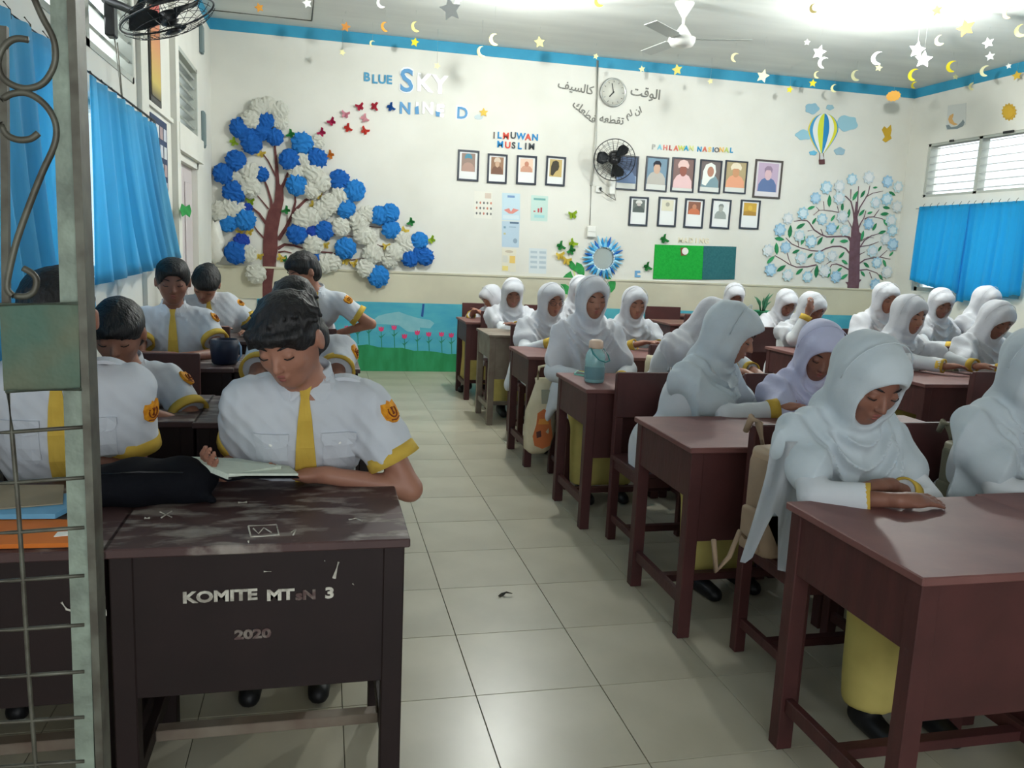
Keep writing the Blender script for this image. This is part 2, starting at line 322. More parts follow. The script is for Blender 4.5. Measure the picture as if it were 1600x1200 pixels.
# ------------------------------------------------------------------ soft-body modelling: signed distance fields meshed with surface nets
class Field:
    def __init__(s, lo, hi, h):
        s.h = h; s.lo = np.array(lo, float)-2*h; s.hi = np.array(hi, float)+2*h
        n = np.ceil((s.hi-s.lo)/h).astype(int)+1
        s.ax = [(s.lo[i]+h*np.arange(n[i])).astype(np.float32) for i in range(3)]
        s.D = np.full(n, .5, np.float32)
    def sub(s, lo, hi):
        sl = []
        for i in range(3):
            a = int(max(0, math.floor((lo[i]-s.lo[i])/s.h))); b = int(min(len(s.ax[i]), math.ceil((hi[i]-s.lo[i])/s.h)+1))
            if b-a < 2: return None, None
            sl.append(slice(a, b))
        X = s.ax[0][sl[0]][:, None, None]; Y = s.ax[1][sl[1]][None, :, None]; Z = s.ax[2][sl[2]][None, None, :]
        return tuple(sl), (X, Y, Z)
    def comb(s, sl, d, k, sign=1):
        A = s.D[sl]
        if sign > 0:
            if k > 0:
                h = np.maximum(k-np.abs(A-d), 0)/k; s.D[sl] = np.minimum(A, d)-h*h*k*.25
            else: s.D[sl] = np.minimum(A, d)
        else:
            d = -d
            if k > 0:
                h = np.maximum(k-np.abs(A-d), 0)/k; s.D[sl] = np.maximum(A, d)+h*h*k*.25
            else: s.D[sl] = np.maximum(A, d)
    def cap(s, a, b, r1, r2=None, k=.02, sign=1, flat=None):
        """round cone from a to b; flat=(w axis, factor) squashes nothing else"""
        a = np.array(a, float); b = np.array(b, float); r2 = r1 if r2 is None else r2; m = max(r1, r2)+k+3*s.h
        sl, P = s.sub(np.minimum(a, b)-m, np.maximum(a, b)+m)
        if sl is None: return
        ba = b-a; L = max(float(ba @ ba), 1e-9)
        q = [P[i]-a[i] for i in range(3)]
        if flat is not None:
            n_, f_ = flat; c_ = (q[0]*n_[0]+q[1]*n_[1]+q[2]*n_[2])*(1/f_-1); q = [q[i]+n_[i]*c_ for i in range(3)]
            cb = float(ba @ np.array(n_))*(1/f_-1); ba = ba+np.array(n_)*cb; L = max(float(ba @ ba), 1e-9)
        t = np.clip((q[0]*ba[0]+q[1]*ba[1]+q[2]*ba[2])/L, 0, 1)
        d = np.sqrt((q[0]-t*ba[0])**2+(q[1]-t*ba[1])**2+(q[2]-t*ba[2])**2)-(r1+(r2-r1)*t)
        if flat is not None: d = d*.8
        s.comb(sl, d.astype(np.float32), k, sign)
    def ell(s, c, r, R=None, k=.02, sign=1):
        c = np.array(c, float); r = np.array(r, float); m = max(r)+k+3*s.h
        sl, P = s.sub(c-m, c+m)
        if sl is None: return
        R = np.eye(3) if R is None else R      # rows = local axes
        q = [P[i]-c[i] for i in range(3)]
        l = [R[i, 0]*q[0]+R[i, 1]*q[1]+R[i, 2]*q[2] for i in range(3)]
        k0 = np.sqrt((l[0]/r[0])**2+(l[1]/r[1])**2+(l[2]/r[2])**2); k1 = np.sqrt((l[0]/r[0]**2)**2+(l[1]/r[1]**2)**2+(l[2]/r[2]**2)**2)
        d = k0*(k0-1)/np.maximum(k1, 1e-6)
        s.comb(sl, d.astype(np.float32), k, sign)
    def plane(s, p, n, k=0, lo=None, hi=None):
        """cut away everything on the n side of the plane through p"""
        sl, P = s.sub(s.lo if lo is None else lo, s.hi if hi is None else hi)
        if sl is None: return
        n = np.array(n, float)/np.linalg.norm(n)
        d = sum((P[i]-p[i])*n[i] for i in range(3)).astype(np.float32)
        A = s.D[sl]; s.D[sl] = np.maximum(A, d)
    def warp(s, f, lo=None, hi=None):
        sl, P = s.sub(s.lo if lo is None else lo, s.hi if hi is None else hi)
        if sl is not None: s.D[sl] = s.D[sl]+f(*P).astype(np.float32)
    def mesh(s):
        D = s.D; D[0] = D[-1] = .5; D[:, 0] = D[:, -1] = .5; D[:, :, 0] = D[:, :, -1] = .5
        I = D < 0
        c = sum(I[a:a+I.shape[0]-1 if a == 0 else None, b:b+I.shape[1]-1 if b == 0 else None, e:e+I.shape[2]-1 if e == 0 else None].astype(np.int8) for a in (0, 1) for b in (0, 1) for e in (0, 1))
        act = (c > 0) & (c < 8); idx = np.argwhere(act)
        if len(idx) == 0: return np.zeros((0, 3)), np.zeros((0, 4), int)
        vid = np.full(act.shape, -1, np.int64); vid[act] = np.arange(len(idx))
        i, j, k = idx.T; cv = {}
        for a in (0, 1):
            for b in (0, 1):
                for e in (0, 1): cv[(a, b, e)] = D[i+a, j+b, k+e]
        acc = np.zeros((len(idx), 3)); cnt = np.zeros(len(idx))
        for a in cv:
            for axis in range(3):
                if a[axis]: continue
                b = list(a); b[axis] = 1; b = tuple(b)
                u, v = cv[a], cv[b]; m = (u < 0) != (v < 0); t = np.where(m, u/np.where(m, u-v, 1), 0)
                pos = np.array(a, float)[None, :].repeat(len(idx), 0); pos[:, axis] = t
                acc += pos*m[:, None]; cnt += m
        V = s.lo+(idx+acc/cnt[:, None])*s.h
        F = []
        for axis in range(3):
            o1, o2 = [(1, 2), (2, 0), (0, 1)][axis]
            A = [slice(None)]*3; B = [slice(None)]*3; A[axis] = slice(0, -1); B[axis] = slice(1, None)
            e = I[tuple(A)] != I[tuple(B)]
            for o in (o1, o2):
                sl = [slice(None)]*3; sl[o] = slice(1, -1); pad = np.zeros_like(e); pad[tuple(sl)] = e[tuple(sl)]; e = pad
            q = np.argwhere(e); s0 = I[tuple(q.T)]
            d1 = np.zeros(3, int); d1[o1] = 1; d2 = np.zeros(3, int); d2[o2] = 1
            f = np.stack([vid[tuple((q-d1-d2).T)], vid[tuple((q-d2).T)], vid[tuple(q.T)], vid[tuple((q-d1).T)]], 1)
            f[~s0] = f[~s0][:, ::-1]; F.append(f)
        return V, np.concatenate(F)
    def obj(s, name, m, parent, smooth=1, origin=(0, 0, 0)):
        V, F = s.mesh()
        for _ in range(smooth):          # one pass of neighbour averaging
            acc = np.zeros_like(V); cnt = np.zeros(len(V))
            for a, b in ((0, 1), (1, 2), (2, 3), (3, 0)):
                np.add.at(acc, F[:, a], V[F[:, b]]); np.add.at(cnt, F[:, a], 1)
            V = V*.4+.6*acc/np.maximum(cnt, 1)[:, None]
        V = V-np.array(origin)
        me = bpy.data.meshes.new(name); me.vertices.add(len(V)); me.vertices.foreach_set('co', V.astype(np.float32).ravel())
        me.loops.add(len(F)*4); me.loops.foreach_set('vertex_index', F.astype(np.int32).ravel())
        me.polygons.add(len(F)); me.polygons.foreach_set('loop_start', np.arange(0, len(F)*4, 4, dtype=np.int32))
        try: me.polygons.foreach_set('loop_total', np.full(len(F), 4, np.int32))
        except Exception: pass
        me.update(calc_edges=True); me.validate()
        return link(name, me, m, parent, True)

def nrm(v): v = np.array(v, float); return v/max(np.linalg.norm(v), 1e-9)
def rotvec(yaw, pitch, roll):
    """head/torso axes: (left, forward, up); yaw 0 faces the camera side (-Y), positive yaw turns toward the person's left (+X)"""
    f = np.array([math.sin(yaw), -math.cos(yaw), 0]); l = np.array([math.cos(yaw), math.sin(yaw), 0]); u = np.array([0, 0, 1.])
    f2 = f*math.cos(pitch)-u*math.sin(pitch); u2 = u*math.cos(pitch)+f*math.sin(pitch)
    l3 = l*math.cos(roll)+u2*math.sin(roll); u3 = -l*math.sin(roll)+u2*math.cos(roll)
    return np.array([l3, f2, u3])
def ik(S, W, l1, l2, hint):
    S = np.array(S, float); W = np.array(W, float); d = W-S; L = np.linalg.norm(d)
    if L > (l1+l2)*.985: W = S+d/L*(l1+l2)*.985; d = W-S; L = np.linalg.norm(d)
    a = (l1*l1-l2*l2+L*L)/(2*L); hgt = math.sqrt(max(l1*l1-a*a, 1e-6)); dn = d/L
    hint = np.array(hint, float); hv = nrm(hint-dn*(hint @ dn)); return S+dn*a+hv*hgt, W
def fold_noise(seed, X, Y, Z, a=.004, s=9.):
    r = np.random.RandomState(seed); o = 0
    for q in range(4):
        k = r.randn(3); k /= np.linalg.norm(k); k *= s*(1+q*.7); ph = r.rand()*6.28
        o = o+np.sin(k[0]*X+k[1]*Y+k[2]*Z+ph)/(1+q*.6)
    return a*o*.5
def hand(F, W, dirv, palmn, side, k=.006, curl=.5, spread=.05, sc=1.0, fing=True):
    """hand at wrist W pointing along dirv, palmn = direction the palm faces, side = +1 if thumb lies on cross(dirv, palmn)"""
    d = nrm(dirv); n = nrm(np.array(palmn)-d*(np.array(palmn) @ d)); t = np.cross(d, n)*side
    R = np.array([t, d, n]); P = W+d*.045*sc
    F.ell(P, (.037*sc, .052*sc, .017*sc), R, k=.012)
    F.cap(W-d*.02*sc, P, .021*sc, .022*sc, k=.012)
    for q, (off, ln) in enumerate(((.026, .070), (.009, .078), (-.009, .073), (-.025, .058))):
        b = P+(d*.036+t*off)*sc; dd = nrm(d+t*off*spread*20); a1 = curl*.5; a2 = curl*1.3
        m1 = b+(dd*math.cos(a1)+n*math.sin(a1))*ln*.5*sc; m2 = m1+(dd*math.cos(a2)+n*math.sin(a2))*ln*.5*sc
        F.cap(b, m1, .0088*sc, .0080*sc, k=.004); F.cap(m1, m2, .0080*sc, .0066*sc, k=.003)
    tb_ = W+(d*.022+t*.024)*sc; tm = tb_+(d*.030+t*.024+n*.012)*sc; te = tm+(d*.030+t*.006+n*.010)*sc
    F.cap(tb_, tm, .0125*sc, .0100*sc, k=.008); F.cap(tm, te, .0098*sc, .0078*sc, k=.003)
def stroke(bm, pts, r): tube(bm, pts, r, 5)

def person(label, kind, head, torso_yaw=0, head_yaw=0, pitch=.35, roll=0, seat=None, handL=None, handR=None, elbL=None, elbR=None, res=.012, skin='skin', scarf='hijab',
           lean=.12, legs=True, pitchL=None, hem=.33, badge=True, glasses=False, tie=True, hairstyle=0, seed=0, palmL=(0, 0, -1), palmR=(0, 0, -1), curlL=.5, curlR=.5, dirL=None, dirR=None, cuffback=0., flap=True, tuck=-.03, knee=.40, split=False, headsize=1.0, fwd_off=0., sidefall=0., yaw_seat=None):
    girl = kind == 'girl'
    head_yaw = head_yaw-math.atan2(head[0], head[1])          # head_yaw is given as seen from the doorway
    A = rotvec(torso_yaw, 0, 0); L, Fd, U = A
    H = rotvec(head_yaw, pitch, roll); hl, hf, hu = H
    Hc = np.array(head, float); hs = headsize
    Nk = Hc-hu*.115*hs-hf*.035*hs; Nk[2] -= .035                        # base of the skull to the neck root
    Nk = Nk-Fd*.01
    sw = .152 if girl else .163
    Sc = Nk-np.array([0, 0, .055])
    SL, SR = Sc+L*sw-U*.02, Sc-L*sw-U*.02
    if seat is None: seat = (Sc[0]-Fd[0]*lean, Sc[1]-Fd[1]*lean)
    Pv = np.array([seat[0], seat[1], .555])
    As = rotvec(torso_yaw if yaw_seat is None else yaw_seat, 0, 0); Ls, Fs, _ = As
    up = nrm(Sc-Pv); R_t = np.array([L, np.cross(up, L), up])
    root = empty('person', (round(float(Pv[0]), 3), round(float(Pv[1]), 3), 0)); tag(root, label, 'person', kind='thing')
    org = np.array(root.location)
    l1, l2 = (.255, .235) if girl else (.275, .25)
    def deskhand(s):
        return Sc+Fd*.30+L*s*.10+np.array([0, 0, .785-Sc[2]])
    WL = np.array(handL, float) if handL is not None else deskhand(1); WR = np.array(handR, float) if handR is not None else deskhand(-1)
    EL, WL = ik(SL, WL, l1, l2, np.array(elbL) if elbL is not None else L*.7-U*.6-Fd*.2); ER, WR = ik(SR, WR, l1, l2, np.array(elbR) if elbR is not None else -L*.7-U*.6-Fd*.2)
    for E in (EL, ER):                                                  # rest elbows on the desk, not through it
        pass
    K = []; 
    for s in (1, -1):
        hip = Pv+Ls*s*.085+np.array([0, 0, -.03]); kn = hip+Fs*knee+Ls*s*.02; kn[2] = .50; an = kn-Fs*tuck; an[2] = .09
        K.append((hip, kn, an))
    # --- body: one continuous skin surface
    pts = np.array([Hc, Sc, Pv, EL, ER, WL, WR]+([k[1] for k in K]+[k[2] for k in K] if legs else []))
    lo, hi = pts.min(0)-.20, pts.max(0)+.20
    if legs: lo[2] = 0
    B = Field(lo, hi, res)
    B.ell(Hc+hu*.018*hs-hf*.008*hs, (.074*hs, .094*hs, .088*hs), H, k=.01)
    B.ell(Hc-hu*.035*hs+hf*.020*hs, (.060*hs, .070*hs, .070*hs), H, k=.03)
    B.ell(Hc-hu*.082*hs+hf*.052*hs, (.030*hs, .028*hs, .022*hs), H, k=.03)     # chin
    for s in (1, -1):
        B.ell(Hc+hl*s*.034*hs-hu*.022*hs+hf*.060*hs, (.022*hs, .018*hs, .020*hs), H, k=.02)   # cheeks
        B.ell(Hc+hl*s*.031*hs+hu*.010*hs+hf*.094*hs, (.017*hs, .010*hs, .011*hs), H, k=.008, sign=-1)   # eye sockets
        B.ell(Hc+hl*s*.031*hs+hu*.007*hs+hf*.079*hs, (.013*hs, .011*hs, .009*hs), H, k=.003)  # closed lids
    B.cap(Hc+hf*.084*hs+hu*.010*hs, Hc+hf*.104*hs-hu*.024*hs, .006*hs, .010*hs, k=.008)        # nose
    for s in (1, -1): B.ell(Hc+hf*.096*hs-hu*.028*hs+hl*s*.009*hs, (.008*hs, .008*hs, .006*hs), H, k=.004)
    B.cap(Hc+hf*.088*hs-hu*.050*hs-hl*.014*hs, Hc+hf*.088*hs-hu*.050*hs+hl*.014*hs, .0065*hs, k=.006)
    B.cap(Hc+hf*.085*hs-hu*.060*hs-hl*.011*hs, Hc+hf*.085*hs-hu*.060*hs+hl*.011*hs, .0065*hs, k=.006)
    if not girl:
        for s in (1, -1):
            e = Hc+hl*s*.080*hs-hf*.004*hs-hu*.005*hs; B.ell(e, (.009*hs, .018*hs, .030*hs), H, k=.008); B.ell(e+hl*s*.010*hs+hf*.004*hs, (.005*hs, .009*hs, .016*hs), H, k=.004, sign=-1)
    B.cap(Hc-hu*.06*hs-hf*.02*hs, Sc, .048, .056, k=.03)
    B.cap(Sc, (Sc+Pv)/2, .085, .085, k=.05); B.cap((Sc+Pv)/2, Pv, .085, .09, k=.05)
    for S, E, W, P_, cu, dr_, sd in ((SL, EL, WL, palmL, curlL, dirL, 1), (SR, ER, WR, palmR, curlR, dirR, -1)):
        B.cap(Sc, S, .05, .045, k=.04); B.cap(S, E, .044 if not girl else .038, .036 if not girl else .031, k=.02); B.cap(E, W, .036 if not girl else .030, .024 if not girl else .021, k=.015)
        dv = nrm(W-E) if dr_ is None else np.array(dr_)
        dd = nrm(dv); nn = np.array(P_, float); tt = np.cross(dd, nn); side = 1 if (tt @ (L*-sd)) > 0 else -1
        hand(B, W, dv, P_, side, curl=cu, sc=1.0 if not girl else .92)
    if legs:
        for hip, kn, an in K:
            B.cap(Pv, hip, .07, k=.03); B.cap(hip, kn, .065, .048, k=.03); B.cap(kn, an, .045, .03, k=.02)
    body = B.obj('body', M[skin], root, 1, org)
    # --- small face parts
    def fp(x, y, z): return Vector(Hc+hl*x*hs+hf*y*hs+hu*z*hs-org)
    if res <= .0125:
        for s in (1, -1):
            bm = bmesh.new(); stroke(bm, [fp(s*(.031+.015*math.cos(a)), .0865+.004*math.sin(a)-.006*abs(math.cos(a)), .003-.004*math.sin(a)) for a in [math.pi*q/6 for q in range(7)]], .0016*hs); build('eyelash', bm, M['hair'], root, True)
            bm = bmesh.new(); stroke(bm, [fp(s*(.014+.034*t), .0915-.020*t*t-.002, .026+.006*math.sin(t*2.6)) for t in [q/5 for q in range(6)]], [.0018, .0030, .0032, .0030, .0022, .0012]); build('eyebrow', bm, M['hair'], root, True)
        bm = bmesh.new(); stroke(bm, [fp(-.019+.038*t, .0925-.012*(2*t-1)**2, -.051+.002*math.sin(t*math.pi)) for t in [q/6 for q in range(7)]], [.0015, .0042, .0052, .0048, .0052, .0042, .0015]); stroke(bm, [fp(-.015+.030*t, .0905-.010*(2*t-1)**2, -.0595) for t in [q/6 for q in range(7)]], [.0012, .0042, .0055, .0058, .0055, .0042, .0012]); build('lips', bm, M['lips'], root, True)
    if glasses:
        bm = bmesh.new()
        for s in (1, -1): tube(bm, [fp(s*.033+.021*math.cos(a), .104-.010*abs(math.cos(a))*(1 if s*math.cos(a) > 0 else 0), .004+.016*math.sin(a)) for a in [2*math.pi*q/14 for q in range(15)]], .0018, 5, False); tube(bm, [fp(s*.054, .096, .008), fp(s*.078, .02, .012)], .0018, 5)
        tube(bm, [fp(-.012, .106, .008), fp(.012, .106, .008)], .0018, 5); build('spectacles', bm, M['black'], root, True)
    sd = seed+1
    # --- clothes
    if girl:
        pts = np.array([SL, SR, Pv, EL, ER, WL, WR, K[0][1], K[1][1]]); lo, hi = pts.min(0)-.15, pts.max(0)+.14; lo[2] = max(lo[2], .30)
        C = Field(lo, hi, res)
        C.ell(Sc-up*.10+Fd*.01, (.165, .115, .15), R_t, k=.05); C.ell((Sc+Pv)/2, (.15, .12, .17), R_t, k=.06); C.ell(Pv, (.17, .15, .12), None if False else np.array([Ls, Fs, U]), k=.06)
        C.cap(Sc, Nk, .075, .060, k=.02)
        for S, E, W in ((SL, EL, WL), (SR, ER, WR)):
            C.cap(Sc, S, .056, .050, k=.03); C.cap(S, E, .050, .049, k=.03); C.cap(E, W-nrm(W-E)*(.03+cuffback), .052, .042, k=.02)
        for hip, kn, an in K: C.cap(hip, kn-Fs*.04, .085, .085, k=.05)
        C.cap((K[0][1]+K[1][1])/2-Fs*.05, Pv, .08, .11, k=.05)
        C.warp(lambda X, Y, Z: fold_noise(sd, X, Y, Z, .005, 16)+fold_noise(sd+5, X, Y, Z*.4, .003, 40))
        for S, E, W in ((SL, EL, WL), (SR, ER, WR)):
            d = nrm(W-E); p = W-d*(.022+cuffback); m = .09; C.plane(p, d, lo=W-m, hi=W+m)
        
        if flap:
            for s in (1, -1): C.cap(Pv+Ls*s*.13+U*.03, Pv+Ls*s*.200-U*.15-Fs*.02, .075, .05, k=.05, flat=(Ls, .5))
        C.plane(Pv+np.array([0, 0, -.235]), Ls*.0+Fs*.35-U)
        C.obj('tunic', M['tunic'], root, 1, org)
        for S, E, W in ((SL, EL, WL), (SR, ER, WR)):
            d = nrm(W-E); bm = bmesh.new(); a = W-d*(.062+cuffback); b = W-d*(.016+cuffback); u, v = frame_of(d); rings = []
            for p, r in ((a, .0455), (b, .047), (b, .040), (a, .038)): rings.append([bm.verts.new(Vector(p-org)+(u*math.cos(t)+v*math.sin(t))*r) for t in [2*math.pi*q/18 for q in range(18)]])
            for q in range(4):
                for k in range(18): bm.faces.new((rings[q][k], rings[q][(k+1) % 18], rings[(q+1) % 4][(k+1) % 18], rings[(q+1) % 4][k]))
            build('sleeve_cuff', bm, M['yellow'], root, True)
        if legs:
            pts = np.array([K[0][1], K[1][1], K[0][2], K[1][2], K[0][0], K[1][0]]); lo, hi = pts.min(0)-.13, pts.max(0)+.13; lo[2] = .05
            C = Field(lo, hi, max(res, .01))
            for hip, kn, an in K:
                C.cap(hip, kn, .075, .078, k=.05); C.cap(kn, an+np.array([0, 0, .02]), .078, .085, k=.05)
            C.cap((K[0][1]+K[1][1])/2, (K[0][2]+K[1][2])/2+np.array([0, 0, .04]), .07, .08, k=.06)
            C.warp(lambda X, Y, Z: fold_noise(sd+9, X, Y, Z*.3, .008, 24)); C.plane((0, 0, .10), (0, 0, -1)); C.obj('skirt', M['skirt'], root, 1, org)
        # headscarf
        tail = np.array([0, 0, 0.])
        bot = Sc[2]-hem
        lo = np.minimum(np.minimum(Hc-.2, Sc-.36), np.minimum(SL, SR)-.2); hi = np.maximum(Hc+.2, np.maximum(SL, SR)+.2); lo[2] = bot-.03; hi[2] = Hc[2]+.2
        C = Field(lo, hi, res)
        C.ell(Hc+hu*.022*hs-hf*.012*hs, (.092*hs, .110*hs, .104*hs), H, k=.02)
        C.ell(Hc+hu*.055*hs+hf*.035*hs, (.070*hs, .078*hs, .052*hs), H, k=.03)                 # stiff brim over the forehead
        C.ell(Hc-hu*.045*hs+hf*.010*hs, (.084*hs, .090*hs, .085*hs), H, k=.03)
        C.cap(Hc-hu*.05*hs-hf*.03*hs, Nk, .080, .072, k=.03)
        C.cap(Hc-hu*.100*hs+hf*.028*hs, Nk+Fd*.050-U*.015, .050, .062, k=.03)
        C.cap(Nk-U*.02, Sc+Fd*.015-U*(hem-.02), .060, .205, k=.05, flat=(Fd, .68))
        for S, E in ((SL, EL), (SR, ER)):
            C.cap(Nk-U*.01, S, .062, .068, k=.06); C.cap(S-U*.005, S+(E-S)*min(.75, hem*2.0), .068, .080, k=.07)
        C.ell(Sc+Fd*.045-U*.10, (.165, .105, .15), A, k=.06)
        ch = Hc-hu*.11*hs+hf*.05*hs                                      # chin point: swags hang in arcs below it
        def folds(X, Y, Z):
            fx = (X-Sc[0])*Fd[0]+(Y-Sc[1])*Fd[1]; lx = (X-Sc[0])*L[0]+(Y-Sc[1])*L[1]; dz = ch[2]-Z
            wf = np.clip((fx+.02)/.08, 0, 1)*np.clip((dz-.01)/.05, 0, 1)
            ph = (dz+7.0*lx*lx-.02)*88+sd*1.3+1.2*np.sin(lx*9+sd)
            sw_ = .016*(2*np.abs(np.sin(ph/2))**.8-1.2)*wf*np.clip((.27-dz)/.12, 0, 1)*np.clip((.17-np.abs(lx))/.07, 0, 1)
            ang = np.arctan2(lx, fx+.05); low = np.clip((dz-.06+.5*np.abs(lx))/.16, 0, 1)
            vert = .016*low*(2*np.abs(np.sin(ang*5+sd*1.05+.75*np.sin(dz*9+sd)))**.8-1.2)
            head_ = .0025*np.sin(((X-Hc[0])*hf[0]+(Y-Hc[1])*hf[1]+(Z-Hc[2])*hf[2])*70+(X-Hc[0])*8)*np.clip((-dz+.04)/.05, 0, 1)
            side = .007*np.sin(np.abs(lx)*95+dz*18+sd)*np.clip((.12-np.abs(dz+.02))/.08, 0, 1)*np.clip((np.abs(lx)-.03)/.04, 0, 1)
            return sw_+vert+head_+side+fold_noise(sd, X, Y, Z, .004, 14)
        C.warp(folds)
        ang_cut = .12*math.sin(sd)
        C.plane((Sc[0], Sc[1], bot), (-L[0]*ang_cut+Fd[0]*.25, -L[1]*ang_cut+Fd[1]*.25, -1))
        C.ell(Hc+hf*.122*hs-hu*.022*hs, (.066*hs, .072*hs, .090*hs), H, k=.008, sign=-1)
        C.ell(Hc+hf*.085*hs-hu*.022*hs, (.057*hs, .060*hs, .078*hs), H, k=.008, sign=-1)
        C.obj('headscarf', M[scarf], root, 1, org)
        bm = bmesh.new(); tube(bm, [Vector(Hc+hf*(.018+.0*t)*hs+(hl*math.cos(t)*.0975+hu*(.022+math.sin(t)*.111))*hs-org) for t in [-.1+q*(math.pi+.2)/14 for q in range(15)]], .0022, 4); build('headscarf_seam', bm, M[scarf], root, True)
    else:
        pts = np.array([SL, SR, Pv, EL, ER]); lo, hi = pts.min(0)-.14, pts.max(0)+.14; hi[2] = Nk[2]+.08
        C = Field(lo, hi, res)
        C.ell(Sc-up*.12+Fd*.012, (.185, .122, .165), R_t, k=.05); C.ell((Sc+Pv)/2, (.165, .125, .17), R_t, k=.06); C.ell(Pv+up*.03, (.165, .135, .12), np.array([Ls, Fs, U]), k=.06)
        C.cap(Sc, Nk-U*.01, .078, .062, k=.03)
        for S, E in ((SL, EL), (SR, ER)):
            C.cap(Sc, S, .072, .068, k=.04); C.cap(S, S+(E-S)*.75, .066, .072, k=.04)
        C.warp(lambda X, Y, Z: fold_noise(sd, X, Y, Z, .007, 14)+fold_noise(sd+5, X*1.2, Y, Z*.5, .0045, 42)-.0035*(1-np.abs(np.sin((X-Sc[0])*L[0]*60+(Z-Sc[2])*55+sd))))
        for S, E in ((SL, EL), (SR, ER)):
            d = nrm(E-S); p = S+(E-S)*.62; C.plane(p, d, lo=p-.12, hi=p+.12)
        C.ell(Nk+U*.05+Fd*.02, (.050, .060, .05), A, k=.006, sign=-1)
        sh = C.obj('shirt', M['shirt'], root, 1, org)
        from mathutils.bvhtree import BVHTree
        bv = BVHTree.FromPolygons([v.co[:] for v in sh.data.vertices], [p.vertices[:] for p in sh.data.polygons])
        def patch(name, outline, base, off, thick, m, parent, nn=None):
            """a cloth piece lying on the shirt: outline = (left/right rows) list of (z, x0, x1)"""
            nn = Fd if nn is None else nn; bm = bmesh.new(); rows = []
            for z_, x0_, x1_ in outline:
                row = []
                for q in range(5):
                    p = base+L*(x0_+(x1_-x0_)*q/4)+U*z_; h_ = bv.ray_cast(Vector(p+nn*.25-org), Vector(-nn), .5)
                    c = Vector(h_[0]) if h_[0] is not None else Vector(p-org)
                    row.append((bm.verts.new(c+Vector(nn)*(off+thick)), bm.verts.new(c+Vector(nn)*(off-.006))))
                rows.append(row)
            for a_, b_ in zip(rows, rows[1:]):
                for q in range(4): bm.faces.new((a_[q][0], a_[q+1][0], b_[q+1][0], b_[q][0]))
                bm.faces.new((a_[0][0], b_[0][0], b_[0][1], a_[0][1])); bm.faces.new((a_[4][0], a_[4][1], b_[4][1], b_[4][0]))
            for q in range(4): bm.faces.new((rows[0][q][0], rows[0][q][1], rows[0][q+1][1], rows[0][q+1][0])); bm.faces.new((rows[-1][q][0], rows[-1][q+1][0], rows[-1][q+1][1], rows[-1][q][1]))
            return build(name, bm, m, parent, False)
        for S, E, s in ((SL, EL, 1), (SR, ER, -1)):
            d = nrm(E-S); a = S+(E-S)*.52; b = S+(E-S)*.66; bm = bmesh.new(); u, v = frame_of(d); rings = []
            for p, r in ((a, .0755), (b, .081), (b, .068), (a, .062)): rings.append([bm.verts.new(Vector(p-org)+(u*math.cos(t)+v*math.sin(t))*r) for t in [2*math.pi*q/24 for q in range(24)]])
            for q in range(4):
                for k in range(24): bm.faces.new((rings[q][k], rings[q][(k+1) % 24], rings[(q+1) % 4][(k+1) % 24], rings[(q+1) % 4][k]))
            build('sleeve_cuff', bm, M['yellow'], root, True)
            if s > 0 and badge:                                        # gold emblem on the left sleeve
                out = nrm(L*.75+Fd*.6+U*.15); out = nrm(out-d*(out @ d)); c0 = S+(E-S)*.17+out*.077; wv = np.cross(d, out)
                def bp(a_, b_, o_): return Vector(c0+wv*a_+d*b_+out*(o_-4.5*a_*a_)-org)
                bm = bmesh.new(); ring = [(.026, -.030), (.031, -.010), (.027, .016), (.012, .030), (0, .034), (-.012, .030), (-.027, .016), (-.031, -.010), (-.026, -.030), (-.010, -.026), (0, -.034), (.010, -.026)]
                f0 = [bm.verts.new(bp(x, y, .005)) for x, y in ring]; f1 = [bm.verts.new(bp(x, y, -.006)) for x, y in ring]; c_ = bm.verts.new(bp(0, 0, .008))
                for q in range(12): bm.faces.new((f0[q], f0[(q+1) % 12], c_)); bm.faces.new((f0[q], f1[q], f1[(q+1) % 12], f0[(q+1) % 12]))
                bdg = build('badge', bm, M['badge'], root)
                bm = bmesh.new(); tube(bm, [bp(.016*math.cos(t), .018*math.sin(t), .0075) for t in [-.6+q*4.3/10 for q in range(11)]], .0022, 4)
                tube(bm, [bp(0, -.012, .009), bp(.002, .010, .009)], .005, 5); tube(bm, [bp(-.018, .022, .006), bp(0, .027, .007), bp(.018, .022, .006)], .002, 4)
                build('emblem_print', bm, M['badgedark'], bdg)
            if res < .009:                                             # shoulder tab
                bm = bmesh.new(); a_ = Nk+L*s*.075+U*.012; b_ = S+U*.072+L*s*.0
                for q in range(7):
                    p = a_+(b_-a_)*q/6+U*.010*math.sin(q/6*math.pi); w_ = .020 if q < 6 else .014
                    r0 = [bm.verts.new(Vector(p+Fd*x+U*z-org)) for x, z in ((-w_, .002), (w_, -.004), (w_, -.014), (-w_, -.010))]
                    if q:
                        for k in range(4): bm.faces.new((pr_[k], pr_[(k+1) % 4], r0[(k+1) % 4], r0[k]))
                    else: bm.faces.new(r0)
                    pr_ = r0
                bm.faces.new(pr_); build('shoulder_tab', bm, M['shirt'], root)
        # collar, tie, pockets lie on the shirt
        bm = bmesh.new(); nk_ = Nk+U*.012
        ring = [[bm.verts.new(Vector(nk_+(L*math.cos(t)*r_+Fd*(math.sin(t)*r_-.004)+U*(z_-.018*math.sin(t)))-org)) for t in [2*math.pi*q/20 for q in range(20)]] for r_, z_ in ((.060, .034), (.066, .030), (.074, -.004), (.066, -.006))]
        for q in range(4):
            for k in range(20): bm.faces.new((ring[q][k], ring[q][(k+1) % 20], ring[(q+1) % 4][(k+1) % 20], ring[(q+1) % 4][k]))
        build('collar', bm, M['shirt'], root, True)
